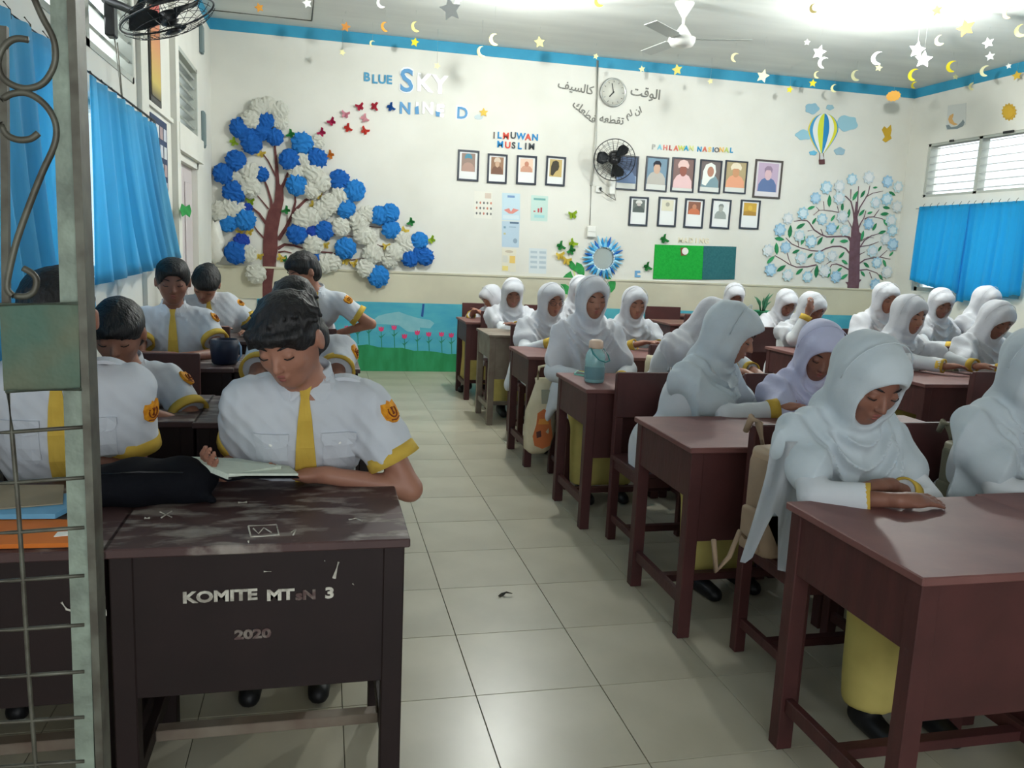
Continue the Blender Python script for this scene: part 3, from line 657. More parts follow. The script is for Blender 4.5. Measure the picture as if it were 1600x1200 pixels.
        for s in (1, -1): patch('collar_leaf', [(.022, s*.040, s*.072), (.0, s*.020, s*.080), (-.022, s*.010, s*.070), (-.045, s*.030, s*.052)], Nk, .004, .004, M['shirt'], root)
        if tie: patch('necktie', [(-.004, -.017, .017), (-.030, -.012, .012), (-.036, -.011, .011), (-.10, -.019, .019), (-.18, -.025, .025), (-.26, -.030, .030), (-.32, -.032, .032), (-.36, -.004, .004)], Nk, .006, .005, M['yellow'], root)
        if res < .009:
            patch('placket', [(-.06, -.016, .016), (-.2, -.016, .016), (-.36, -.016, .016)], Sc, .0, .002, M['shirt'], root)
            for s in (1, -1):
                base = Sc+L*s*.092-U*.085
                patch('pocket', [(-.030, -.044, .044), (-.08, -.044, .044), (-.115, -.044, .044), (-.13, -.030, .030)], base, .001, .0045, M['shirt'], root)
                fpk = patch('pocket_flap', [(0, -.048, .048), (-.02, -.048, .048), (-.036, -.040, .040), (-.042, -.012, .012)], base, .005, .004, M['shirt'], root)
                h_ = bv.ray_cast(Vector(base-U*.030+Fd*.2-org), Vector(-Fd), .5)
                if h_[0] is not None:
                    bt = lathe('button', [(.0055, -.004), (.0055, .008), (.003, .009)], M['white'], root, 10); bt.location = h_[0]; bt.rotation_mode = 'QUATERNION'; bt.rotation_quaternion = Vector(Fd).to_track_quat('Z', 'Y')
        # hair
        C = Field(Hc-.17, Hc+.17, min(res, .009))
        C.ell(Hc+hu*.030*hs-hf*.012*hs, (.083*hs, .103*hs, .090*hs), H, k=.01)
        C.ell(Hc-hu*.02*hs-hf*.045*hs, (.078*hs, .066*hs, .075*hs), H, k=.02)
        if hairstyle == 0:      # tousled fringe
            rs = np.random.RandomState(seed+3)
            for q in range(46):
                a = rs.rand()*6.28; e = rs.rand()*.9+.15; dv = hl*math.cos(a)*math.cos(e)+hf*math.sin(a)*math.cos(e)+hu*math.sin(e); p = Hc+hu*.025*hs-hf*.005*hs+dv*.078*hs
                sw2 = nrm(hf*rs.randn()*.5+hl*rs.randn()*.6+dv*.25-hu*.2); C.cap(p, p+sw2*.035, .016, .007, k=.012)
            for q in range(11):
                x = -.062+.0124*q; p = Hc+hl*x*hs+hf*(.088-abs(x)*.35)*hs+hu*.055*hs; C.cap(p, p-hu*(.022+.012*rs.rand())*hs+hf*.004+hl*(rs.randn()*.008-.006), .013, .005, k=.01)
        elif hairstyle == 1:    # short crop
            C.ell(Hc+hu*.062*hs+hf*.010*hs, (.076*hs, .088*hs, .054*hs), H, k=.02)
        else:                   # smooth full hair over the brow
            C.ell(Hc+hu*.050*hs+hf*.030*hs, (.082*hs, .078*hs, .050*hs), H, k=.02)
        C.warp(lambda X, Y, Z: fold_noise(sd+2, X, Y, Z, .0035, 60)+fold_noise(sd+4, X, Y, Z, .002, 140))
        C.ell(Hc+hf*.075*hs-hu*.045*hs, (.067*hs, .085*hs, .082*hs), H, k=.006, sign=-1)
        if hairstyle == 1: C.ell(Hc+hf*.085*hs-hu*.02*hs, (.060*hs, .05*hs, .075*hs), H, k=.006, sign=-1)
        for s in (1, -1): C.ell(Hc+hl*s*.083*hs-hf*.0-hu*.022*hs, (.014*hs, .024*hs, .034*hs), H, k=.004, sign=-1)
        C.plane(Hc-hu*.082*hs, -hu)
        C.obj('hair', M['hair'], root, 1, org)
        if legs:
            pts = np.array([K[0][1], K[1][1], K[0][2], K[1][2], K[0][0], K[1][0]]); lo, hi = pts.min(0)-.12, pts.max(0)+.12; lo[2] = .05
            C = Field(lo, hi, max(res, .012))
            for hip, kn, an in K: C.cap(Pv-U*.03, hip, .1, .09, k=.04); C.cap(hip, kn, .088, .068, k=.04); C.cap(kn, an+U*.02, .066, .058, k=.03)
            C.warp(lambda X, Y, Z: fold_noise(sd+9, X, Y, Z, .004, 24)); C.plane((0, 0, .10), (0, 0, -1)); C.obj('trousers', M['skirt'], root, 1, org)
    if legs:
        for hip, kn, an in K:
            C = Field(an-np.array([.12, .16, .1]), an+np.array([.12, .16, .06]), .012); C.lo[2] = C.lo[2]
            C.cap(an+Fs*.0-U*.045, an+Fs*.13-U*.06, .040, .034, k=.02); C.cap(an-U*.045-Fs*.035, an-U*.0, .036, .038, k=.02); C.plane((0, 0, .002), (0, 0, -1)); C.obj('shoe', M['shoe'], root, 1, org)
    return root
# ------------------------------------------------------------------ desks and chairs
def make_desk(top='wood_top', body='wood', w=.65, d=.54, h=.75):
    """origin at the front-left foot corner (the side toward the camera); the student sits at +Y"""
    r = empty('school_desk')
    bx('desktop', (-.012, -.012, h-.022), (w+.012, d+.012, h), M[top], r, .003)
    bx('front_panel', (.01, .004, .385), (w-.01, .022, h-.022), M[body], r, .002)
    for x in (.004, w-.022): bx('side_panel', (x, .022, h-.20), (x+.018, d-.022, h-.022), M[body], r, .002)
    bx('shelf', (.02, .03, h-.20), (w-.02, d-.03, h-.185), M[body], r)
    for x in (0, w-.05):
        for y in (0, d-.05): bx('leg', (x, y, 0), (x+.05, y+.05, h-.022), M[body], r, .003)
    for x in (.012, w-.037): bx('side_rail', (x, .05, .12), (x+.025, d-.05, .165), M[body], r, .002)
    bx('cross_rail', (.037, d*.5-.02, .12), (w-.037, d*.5+.02, .15), M['wood_pale'] if top != 'wood_top' else M[body], r, .002)
    return r
def make_chair(w=.42, d=.40):
    """origin at front-left foot (toward the desk); backrest at +Y"""
    r = empty('wooden_chair')
    bx('seat', (-.008, -.012, .425), (w+.008, d-.02, .447), M['wood'], r, .004)
    for x in (0, w-.042):
        bx('leg', (x, 0, 0), (x+.042, .042, .425), M['wood'], r, .003); bx('leg', (x, d-.042, 0), (x+.042, d, .85), M['wood'], r, .003)
        bx('side_rail', (x+.01, .042, .10), (x+.032, d-.042, .135), M['wood'], r, .002); bx('seat_rail', (x+.008, .042, .375), (x+.034, d-.042, .425), M['wood'], r, .002)
    bx('seat_rail', (.042, .008, .375), (w-.042, .034, .425), M['wood'], r, .002)
    bx('cross_rail', (.032, d*.5-.018, .10), (w-.032, d*.5+.018, .13), M['wood'], r, .002)
    bx('backrest', (-.004, d-.050, .635), (w+.004, d-.022, .862), M['wood'], r, .004)
    return r
M['desk_worn'] = None
def worn_top():
    m = bpy.data.materials.new('worn_desktop_paint'); m.use_nodes = True; nt = m.node_tree; b = nt.nodes['Principled BSDF']; b.inputs['Roughness'].default_value = .5; b.inputs['Specular IOR Level'].default_value = .35
    tc = nt.nodes.new('ShaderNodeTexCoord')
    def noise(s, det, st):
        mp = nt.nodes.new('ShaderNodeMapping'); mp.inputs['Scale'].default_value = st; nt.links.new(tc.outputs['Object'], mp.inputs[0])
        n = nt.nodes.new('ShaderNodeTexNoise'); n.inputs['Scale'].default_value = s; n.inputs['Detail'].default_value = det; nt.links.new(mp.outputs[0], n.inputs['Vector']); return n.outputs['Fac']
    def ramp(f, a, c0, c1, bb):
        r = nt.nodes.new('ShaderNodeValToRGB'); r.color_ramp.elements[0].position = a; r.color_ramp.elements[1].position = bb; r.color_ramp.elements[0].color = (*lin(c0), 1); r.color_ramp.elements[1].color = (*lin(c1), 1); nt.links.new(f, r.inputs[0]); return r.outputs[0]
    def mix(f, a, c):
        x = nt.nodes.new('ShaderNodeMix'); x.data_type = 'RGBA'; nt.links.new(f, x.inputs[0]); nt.links.new(a, x.inputs[6]); nt.links.new(c, x.inputs[7]); return x.outputs[2]
    base = ramp(noise(4, 5, (1, 2.5, 1)), .35, (80, 58, 56), (64, 46, 46), .7)
    grey = ramp(noise(30, 4, (1, 1, 1)), .3, (140, 131, 124), (178, 170, 160), .8)
    f1 = ramp(noise(9, 9, (1, 2.2, 1)), .50, (0, 0, 0), (210, 210, 210), .62)
    c = mix(f1, base, grey); nt.links.new(c, b.inputs['Base Color']); return m
M['desk_worn'] = worn_top()
M['wood_dark'] = mat('dark_brown_desk_paint', (36, 24, 24), .55, .25, alt=(31, 21, 21), scale=6, bump=.12, bscale=14)
proto_desk = make_desk(); proto_dark = make_desk('desk_worn', 'wood_dark'); proto_pale = make_desk('wood_pale', 'wood_pale'); proto_chair = make_chair()
used = set()
def put(proto, loc, rz, label, cat, group):
    if proto.name in used: o = copy_tree(proto)
    else: o = proto; used.add(proto.name)
    o.location = loc; o.rotation_euler = (0, 0, rz); tag(o, label, cat, group); return o
ORD = ['first', 'second', 'third', 'fourth', 'fifth', 'sixth']
COLS = {'A': (1.325, 'the column right of the aisle'), 'B': (1.995, 'the second column right of the aisle'), 'C': (3.53, 'the window-side block, left column'), 'D': (4.20, 'the window-side block, second column'),
        'E': (5.05, 'the window-side block, third column'), 'F': (5.72, 'the column nearest the right windows')}
ROWY = {'A': [1.49, 2.69, 3.92, 5.16, 6.46, 7.58], 'B': [1.51, 2.70, 3.93, 5.18, 6.45, 7.57], 'C': [None, 2.85, 4.155, 5.45, 6.72, 7.9], 'D': [None, None, 4.14, 5.46, 6.70, None], 'E': [None, None, None, 5.40, None, None], 'F': [None, None, None, 5.42, None, None]}
for c, (x0, where) in COLS.items():
    for r, y0 in enumerate(ROWY[c]):
        if y0 is None: continue
        dep = .52; jit = rnd.uniform(-.012, .012) if c != 'A' else 0
        pale = (c, r) == ('A', 4)
        d = put(proto_pale if pale else proto_desk, (x0+jit, y0, 0), 0, '%s desk, %s from the front in %s' % ('faded grey-brown wooden' if pale else 'red-brown wooden', ORD[r], where), 'desk', 'red-brown school desks of the girls' if not pale else None)
        nxt = ROWY[c][r+1] if r+1 < 6 and ROWY[c][r+1] else y0+1.22
        cy = min(y0+1.11, nxt-.035)-.40
        if r == 5: cy = y0+.62
        cxo = {('A', 0): .17, ('A', 1): .10}.get((c, r), .12)
        put(proto_chair, (x0+cxo+jit, cy, 0), rnd.uniform(-.02, .02), 'red-brown chair behind the %s desk of %s' % (ORD[r], where), 'chair', 'red-brown chairs of the girls')
LCOLS = {'b': (-.455, 'the aisle'), 'a': (-1.125, 'the left wall')}
LROW = {'b': [1.86, 3.16, 4.52, 5.75], 'a': [1.86, 3.18, 4.50, 5.72]}
for c, (x0, where) in LCOLS.items():
    for r, y0 in enumerate(LROW[c]):
        put(proto_dark, (x0+(0 if c == 'b' else .01), y0, 0), 0, 'dark brown worn desk, %s from the front along %s' % (ORD[r], where), 'desk', 'dark brown school desks of the boys')
        put(proto_chair, (x0+.12, y0+.70, 0), rnd.uniform(-.02, .02), 'chair behind the %s boys desk along %s' % (ORD[r], where), 'chair', 'chairs of the boys')
# stencilled lettering on the front of the nearest left desk
d0 = [o for o in COL.objects if o.name.startswith('school_desk') and o.get('label', '').startswith('dark brown worn desk, first from the front along the aisle')][0]
d0['label'] = 'dark brown worn desk nearest the camera, stencilled KOMITE MTsN 3 2020'
M['stencil'] = mat('stencil_paint', (196, 192, 180), .7, .2, alt=(150, 144, 134), scale=30, thr=(.45, .6))
M['stencil_dim'] = mat('worn_stencil_paint', (128, 120, 112), .8, .2, alt=(88, 70, 68), scale=40, thr=(.4, .6))
def stencil(s, px, py, size, m, sx=1.25):
    p = at(px, py, y=1.862); o = text('lettering', s, size, M[m], d0, Vector((p.x, 1.862, p.z))-Vector(d0.location), (1, 0, 0), (0, 0, 1), .0015, .0014, sx=sx); return o
stencil('KOMITE', 344, 932, .036, 'stencil'); stencil('MT', 438, 930, .036, 'stencil'); stencil('sN', 478, 930, .032, 'stencil_dim'); stencil('3', 515, 927, .036, 'stencil')
stencil('2020', 395, 991, .030, 'stencil_dim', 1.35)
bm = bmesh.new()
for a, b, r in (((522, 903), (529, 878), .005), ((412, 893), (424, 893), .002), ((388, 845), (389, 852), .0025), ((551, 912), (553, 914), .002), ((507, 876), (508, 877), .002)):
    tube(bm, [at(*a, y=1.861)-Vector(d0.location), at(*b, y=1.861)-Vector(d0.location)], [r, r*.5], 6)
build('paint_drip', bm, M['stencil'], d0)
# pale scribbles and a drawn square on the desktop
bm = bmesh.new(); Z = .751
def sc(pts, r=.0022):
    tube(bm, [Vector((*at(px, py, z=Z).xy, Z))-Vector(d0.location) for px, py in pts], r, 4)
sc([(388, 822), (432, 820), (436, 836), (392, 839), (388, 822)]); sc([(396, 826), (404, 834), (412, 825), (424, 832)]); sc([(250, 800), (268, 808)]); sc([(268, 799), (252, 809)]); sc([(226, 810), (234, 810)], .004); sc([(372, 786), (386, 785)], .004); sc([(455, 832), (462, 828), (458, 836)]); sc([(545, 812), (556, 810), (566, 814)])
tag(build('scribble', bm, M['stencil'], d0), kind='stuff')
da = [o for o in COL.objects if o.get('label', '') == 'dark brown worn desk, first from the front along the left wall'][0]
bm = bmesh.new()
for pts in ([(112, 917), (114, 934), (117, 943)], [(119, 932), (121, 918), (125, 918)], [(96, 941), (104, 952), (118, 956), (127, 955)], [(158, 909), (162, 920), (163, 935), (161, 949), (165, 954), (165, 962)]):
    tube(bm, [at(*p, y=1.861)-Vector(da.location) for p in pts], .0026, 5)
build('chalk_drawing', bm, M['stencil'], da)
# ------------------------------------------------------------------ students
def P(px, py, y): return tuple(at(px, py, y=y))
def D(px, py, dz=0): v = at(px, py, z=.75+dz); return (v.x, v.y, v.z)
def hd(px, py, y, girl=True):
    """head centre from the photographed centre of the head"""
    return P(px, py, y)
# boys
person('boy reading an open book at the stencilled front desk', 'boy', hd(452, 530, 2.28), torso_yaw=-.05, head_yaw=-.42, pitch=.50, roll=.10, seat=(-.10, 2.62), res=.0058, hairstyle=0, seed=2,
       handL=D(506, 742, .030), handR=D(338, 738, .04), elbL=(1.0, .0, -.35), knee=.34, tuck=.30, elbR=(-.2, .7, -1), palmL=(-.3, .1, 1), palmR=(.6, 0, .5), curlL=.55, curlR=.5, dirL=(-.92, -.25, .05), dirR=(-.1, -.6, .35), headsize=1.08)
person('boy behind the metal gate, gold badge on his left sleeve', 'boy', hd(90, 498, 2.36), torso_yaw=.10, head_yaw=-.05, pitch=.45, seat=(-.78, 2.66), res=.0072, knee=.34, tuck=.30, hairstyle=1, seed=4,
       handL=D(75, 688, .08), handR=D(10, 700, .08), elbL=(1.2, .0, -.5), dirL=(-1, .1, .0), dirR=(1, -.2, .1), skin='skin', headsize=1.12)
person('boy with a smooth black fringe looking down, second desk beside the left wall', 'boy', hd(185, 520, 3.38), torso_yaw=.15, head_yaw=-.2, pitch=.42, seat=(-.80, 3.98), res=.009, hairstyle=2, seed=5, handL=D(215, 640, .03), handR=D(160, 640, .03), elbL=(1, -.3, -.8), dirL=(-1, -.1, 0), dirR=(1, -.3, 0), headsize=1.14)
person('boy mostly hidden behind the reading boy, his badge showing', 'boy', hd(460, 482, 3.6), torso_yaw=.05, head_yaw=-.3, pitch=.55, roll=.05, seat=(-.12, 3.98), res=.009, hairstyle=0, seed=6, handL=D(470, 650, .03), handR=D(420, 650, .03), elbL=(1.2, .2, -.6), elbR=(-1.4, .3, -.5), skin='skin2', headsize=1.12)
person('boy with cropped hair and long yellow tie beside the blue curtain', 'boy', hd(270, 440, 5.05), torso_yaw=.10, head_yaw=0, pitch=.22, seat=(-.78, 5.22), res=.0095, hairstyle=1, seed=7, handL=D(300, 556, .03), handR=D(262, 556, .03), elbL=(1, -.1, -.8), dirL=(-1, -.2, 0), skin='skin2', headsize=1.14)
person('boy bending low behind the boy with the long tie', 'boy', hd(322, 442, 6.15), torso_yaw=.25, head_yaw=-.3, pitch=.75, roll=-.25, seat=(-.66, 6.38), res=.011, hairstyle=2, seed=8, handL=(-.50, 6.02, .79), handR=(-.75, 6.0, .79), elbL=(1, 0, -.7), headsize=1.14)
person('tall boy farthest back on the left, dark hair against the paper tree', 'boy', hd(474, 424, 5.85), torso_yaw=.1, head_yaw=-1.0, pitch=.45, roll=0, seat=(-.10, 6.35), res=.011, hairstyle=1, seed=9, handL=(.12, 6.0, .79), handR=(-.15, 6.0, .79), elbL=(.5, .2, -1), headsize=1.14)
# girls
person('girl in grey-white headscarf at the front desk, forearms folded on the desktop', 'girl', hd(1356, 592, 2.18), torso_yaw=.05, head_yaw=.62, pitch=.52, roll=-.05, seat=(1.74, 2.46), res=.0058, seed=11, scarf='hijab_cool', skin='skin2',
       handL=D(1388, 758, .03), handR=D(1412, 782, .03), elbL=(1.2, .3, -.6), elbR=(-1.2, .3, -.5), dirL=(-1, -.1, 0), dirR=(1, .05, -.02), palmL=(0, 0, -1), palmR=(0, .3, -1), curlR=.25, hem=.27, headsize=1.16, cuffback=.07)
person('girl in white headscarf turned sideways at the second aisle desk', 'girl', hd(1141, 520, 3.45), torso_yaw=.6, head_yaw=1.35, pitch=.42, roll=0, seat=(1.62, 3.56), res=.0072, seed=12, scarf='hijab_cool', handL=(2.10, 3.42, .79), handR=(2.00, 3.22, .79), elbL=(0, 1, -.5), elbR=(-.8, -.6, -1), hem=.33, yaw_seat=.2, headsize=1.18)
person('girl in white headscarf facing the camera behind the water bottle', 'girl', hd(925, 466, 4.72), torso_yaw=.02, head_yaw=.38, pitch=.20, seat=(1.60, 4.92), res=.0085, seed=13, hem=.34, handL=(1.72, 4.52, .70), handR=(1.52, 4.52, .70), headsize=1.08, knee=.44)
person('girl wearing spectacles and a white headscarf', 'girl', hd(861, 469, 5.90), torso_yaw=.12, head_yaw=.5, pitch=.22, seat=(1.60, 6.08), res=.010, seed=14, glasses=True, hem=.24, handL=(1.80, 5.65, .79), handR=(1.62, 5.62, .79), elbR=(-1, -.1, -.9), headsize=1.05)
person('girl in white headscarf resting folded arms on the faded grey-brown desk', 'girl', hd(801, 458, 7.12), torso_yaw=0, head_yaw=.12, pitch=.42, seat=(1.64, 7.32), res=.011, seed=15, hem=.22, skin='skin2', handL=(1.62, 6.86, .79), handR=(1.72, 6.84, .79), headsize=1.08)
person('girl leaning to the left over the rearmost aisle desk, face hidden', 'girl', hd(768, 464, 8.12), torso_yaw=-.7, head_yaw=-1.1, pitch=.6, roll=.1, seat=(1.80, 8.35), res=.012, seed=16, hem=.26, handL=(1.55, 7.95, .79), handR=(1.45, 8.0, .79))
person('girl in pale headscarf cut by the right edge, front row', 'girl', hd(1618, 578, 2.22), torso_yaw=.12, head_yaw=.6, pitch=.35, seat=(2.40, 2.50), res=.0075, seed=17, scarf='hijab_cool', handL=(2.55, 1.98, .79), handR=(2.35, 2.02, .79), elbR=(-1, .1, -.9), hem=.26, headsize=1.1)
person('girl in lavender headscarf looking down at a red book', 'girl', hd(1280, 548, 3.30), torso_yaw=.15, head_yaw=.30, pitch=.50, roll=-.12, seat=(2.28, 3.58), res=.0075, seed=18, scarf='hijab_lav', skin='skin2', handL=(2.42, 3.12, .79), handR=(2.18, 3.05, .79), elbR=(-1, 0, -.8), hem=.32, headsize=1.14)
person('girl bending low behind the sideways-turned girl', 'girl', hd(1112, 500, 4.68), torso_yaw=.3, head_yaw=1.25, pitch=.75, roll=0, seat=(2.10, 4.92), res=.010, seed=19, handL=(2.50, 4.36, .79), handR=(2.38, 4.30, .79), elbR=(-1, 0, -1), elbL=(1, -.2, -.6), hem=.20, headsize=1.1)
person('girl reading below the gap between wreath mirror and green notice board', 'girl', hd(991, 474, 5.90), torso_yaw=0, head_yaw=.38, pitch=.25, seat=(2.36, 6.10), res=.0105, seed=20, hem=.24, handL=(2.42, 5.62, .79), handR=(2.26, 5.62, .79), headsize=1.04)
person('girl almost hidden behind the girl with the bottle', 'girl', hd(905, 452, 7.15), torso_yaw=0, head_yaw=.3, pitch=.3, seat=(2.30, 7.35), res=.014, seed=21)
person('girl leaning in from the right edge behind the front row', 'girl', hd(1650, 520, 3.55), torso_yaw=.1, head_yaw=.7, pitch=.4, seat=(3.88, 3.72), res=.012, seed=22, handL=(4.1, 3.2, .79), handR=(3.9, 3.15, .79))
person('girl in near profile holding out her hands over a desk', 'girl', hd(1420, 492, 4.88), torso_yaw=.1, head_yaw=.85, pitch=.25, seat=(3.82, 5.08), res=.0085, seed=23, hem=.34, handL=(4.22, 4.52, .81), handR=(4.02, 4.42, .79), elbR=(-1, 0, -.9), dirR=(.9, -.2, .1), dirL=(.95, -.2, .1), headsize=1.12)
person('girl holding a hand to her face', 'girl', hd(1268, 482, 6.10), torso_yaw=.1, head_yaw=.75, pitch=.50, seat=(3.92, 6.30), res=.009, seed=24, skin='skin2', handL=(4.15, 5.80, .79), handR=tuple(at(1262, 490, y=5.93)), elbR=(-.6, -.8, -1), dirR=(.2, 0, 1), palmR=(0, 1, 0), hem=.20, headsize=1.1)
person('girl looking down just left of the girl holding her face', 'girl', hd(1228, 473, 7.35), torso_yaw=.1, head_yaw=.5, pitch=.55, seat=(4.42, 7.55), res=.011, seed=25, skin='skin2', hem=.26, handL=(4.6, 7.1, .79), handR=(4.35, 7.1, .79), headsize=1.1)
person('girl whose head alone rises below the dark green notice board', 'girl', hd(1147, 463, 7.55), torso_yaw=0, head_yaw=.3, pitch=.45, seat=(3.95, 7.75), res=.0115, seed=26, skin='skin2', hem=.22, headsize=1.08)
person('girl hidden behind the profile girl, at the foot of the flower tree', 'girl', hd(1383, 466, 6.15), torso_yaw=0, head_yaw=.6, pitch=.3, seat=(4.62, 6.38), res=.0125, seed=27, hem=.26, headsize=1.1)
person('girl looking down, right-hand edge, under the bright curtain', 'girl', hd(1556, 500, 4.80), torso_yaw=.15, head_yaw=.7, pitch=.55, roll=-.05, seat=(4.48, 5.02), res=.0085, seed=28, skin='skin2', hem=.30, handL=(4.80, 4.58, .79), handR=(4.45, 4.52, .79), headsize=1.1)
person('girl resting her arm in front of the lower left corner of the curtain', 'girl', hd(1470, 474, 6.15), torso_yaw=.1, head_yaw=.5, pitch=.45, seat=(5.28, 6.38), res=.0105, seed=29, skin='skin2', hem=.20, handL=(5.42, 5.88, .79), handR=(5.20, 5.85, .79), headsize=1.08)
person('girl nearest the right-hand windows, face turned away', 'girl', hd(1540, 470, 6.15), torso_yaw=.3, head_yaw=.95, pitch=.35, seat=(5.78, 6.38), res=.0115, seed=30, skin='skin2', hem=.26, handL=(6.05, 5.85, .79), handR=(5.85, 5.85, .79), headsize=1.08)

# tail of the front girl's tunic hanging beside her chair
g = [o for o in COL.objects if o.get('label', '').startswith('girl in grey-white headscarf at the front desk')][0]
bm = bmesh.new(); n = 10; gr = []
Lc, Rc = [(1206, 690), (1196, 745), (1176, 815), (1156, 878)], [(1262, 690), (1258, 750), (1252, 820), (1240, 896)]
def cv(c, v):
    v *= 3; i = min(int(v), 2); f = v-i; return c[i][0]*(1-f)+c[i+1][0]*f, c[i][1]*(1-f)+c[i+1][1]*f
for i in range(n+1):
    u = i/n; row = []
    for k in range(n+1):
        v = k/n*(1-.42*max(0, math.sin((u-.18)/.5*math.pi) if .18 < u < .68 else 0)); a, b = cv(Lc, v), cv(Rc, v)
        p = at(a[0]*(1-u)+b[0]*u, a[1]*(1-u)+b[1]*u, y=2.16+.02*math.sin(u*9+v*3)-.03*v+.10*(1-u)); row.append(bm.verts.new(p-Vector(g.location)))
    gr.append(row)
for a, b in zip(gr, gr[1:]):
    for k in range(n): bm.faces.new((a[k], b[k], b[k+1], a[k+1]))
bmesh.ops.solidify(bm, geom=bm.faces[:], thickness=.004); build('tunic_tail', bm, M['tunic'], g, True)
bm = bmesh.new(); vs = [bm.verts.new(at(*p, y=2.30)-Vector(g.location)) for p in ((1198, 812), (1212, 800), (1238, 850), (1242, 900), (1222, 872))]; bm.faces.new(vs); bmesh.ops.solidify(bm, geom=bm.faces[:], thickness=.02); build('skirt_fold', bm, M['skirt'], g)
# ------------------------------------------------------------------ left gate in the foreground
gt = empty('metal_gate', (-.27, 1.0, 0)); tag(gt, 'weathered green metal gate with scrolls and a square plate, far left', 'gate')
G = lambda px, py, y=1.0: at(px, py, y=y)-Vector(gt.location)
bm = bmesh.new()
def bar(bm, a, b, w, d0_, d1_):
    a = Vector(a); b = Vector(b); vs = []
    for p in (a, b):
        for dx, dy in ((-w/2, d0_), (w/2, d0_), (w/2, d1_), (-w/2, d1_)): vs.append(bm.verts.new(p+Vector((dx, dy, 0))))
    for q in range(4): bm.faces.new((vs[q], vs[(q+1) % 4], vs[4+(q+1) % 4], vs[4+q]))
    bm.faces.new(vs[:4]); bm.faces.new(vs[4:][::-1])
top, bot = G(93, -60), G(136, 1290); bar(bm, top, bot, .021, 0, .02); build('post', bm, M['grille'], gt)
bm = bmesh.new(); bar(bm, G(111, -60), G(161, 1290), .0085, -.006, .03); build('post_edge', bm, M['rust'], gt)
bm = bmesh.new(); bar(bm, G(4, 40), G(8, 478), .007, .0, .008); build('side_bar', bm, M['rust'], gt)
for py in (672, 751, 829, 904, 981, 1054, 1125, 1194, 1262):
    tb('grille_bar', [G(-95, py+9), G(20, py+3), G(75, py-1), G(132, py-5)], .0024, M['rust'], gt, 6)
tb('grille_bar', [G(12, 605), G(19, 680), G(27, 770), G(36, 900), G(44, 1040), G(56, 1200), G(62, 1300)], .0026, M['rust'], gt, 6)
for n_, pts in enumerate(([(50, -10), (66, 27), (82, 57), (87, 83), (83, 107), (67, 130), (43, 138), (20, 133), (3, 120), (-3, 100), (2, 80), (14, 65), (28, 60), (44, 62)],
            [(2, 156), (17, 147), (40, 145), (63, 157), (80, 177), (88, 200), (85, 227), (67, 267), (47, 317), (27, 373), (15, 420), (11, 450), (20, 462)],
            [(0, 192), (10, 210), (27, 218), (47, 217), (60, 208)], [(20, 462), (40, 463), (53, 455), (57, 439), (51, 428), (36, 419)])):
    sm = []
    for i in range(len(pts)-1):
        p0, p1, p2, p3 = [Vector(pts[max(0, min(len(pts)-1, i+k))]) for k in (-1, 0, 1, 2)]
        for t in (0, .25, .5, .75): sm.append(.5*((2*p1)+(p2-p0)*t+(2*p0-5*p1+4*p2-p3)*t*t+(3*p1-p0-3*p2+p3)*t**3))
    sm.append(Vector(pts[-1])); tb('scroll', [G(q.x, q.y) for q in sm], .0036, M['rust'], gt, 7)
bm = bmesh.new(); prism(bm, [G(1, 478), G(124, 474), G(127, 608), G(8, 610)], Vector((0, -1, 0)), -.004, .004); build('plate', bm, M['plate'], gt)
for a, b in (((0, 476), (122, 474)), ((9, 612), (128, 608))): tb('plate_rim', [G(*a, y=.994), G(*b, y=.994)], .0022, M['grille'], gt, 6)

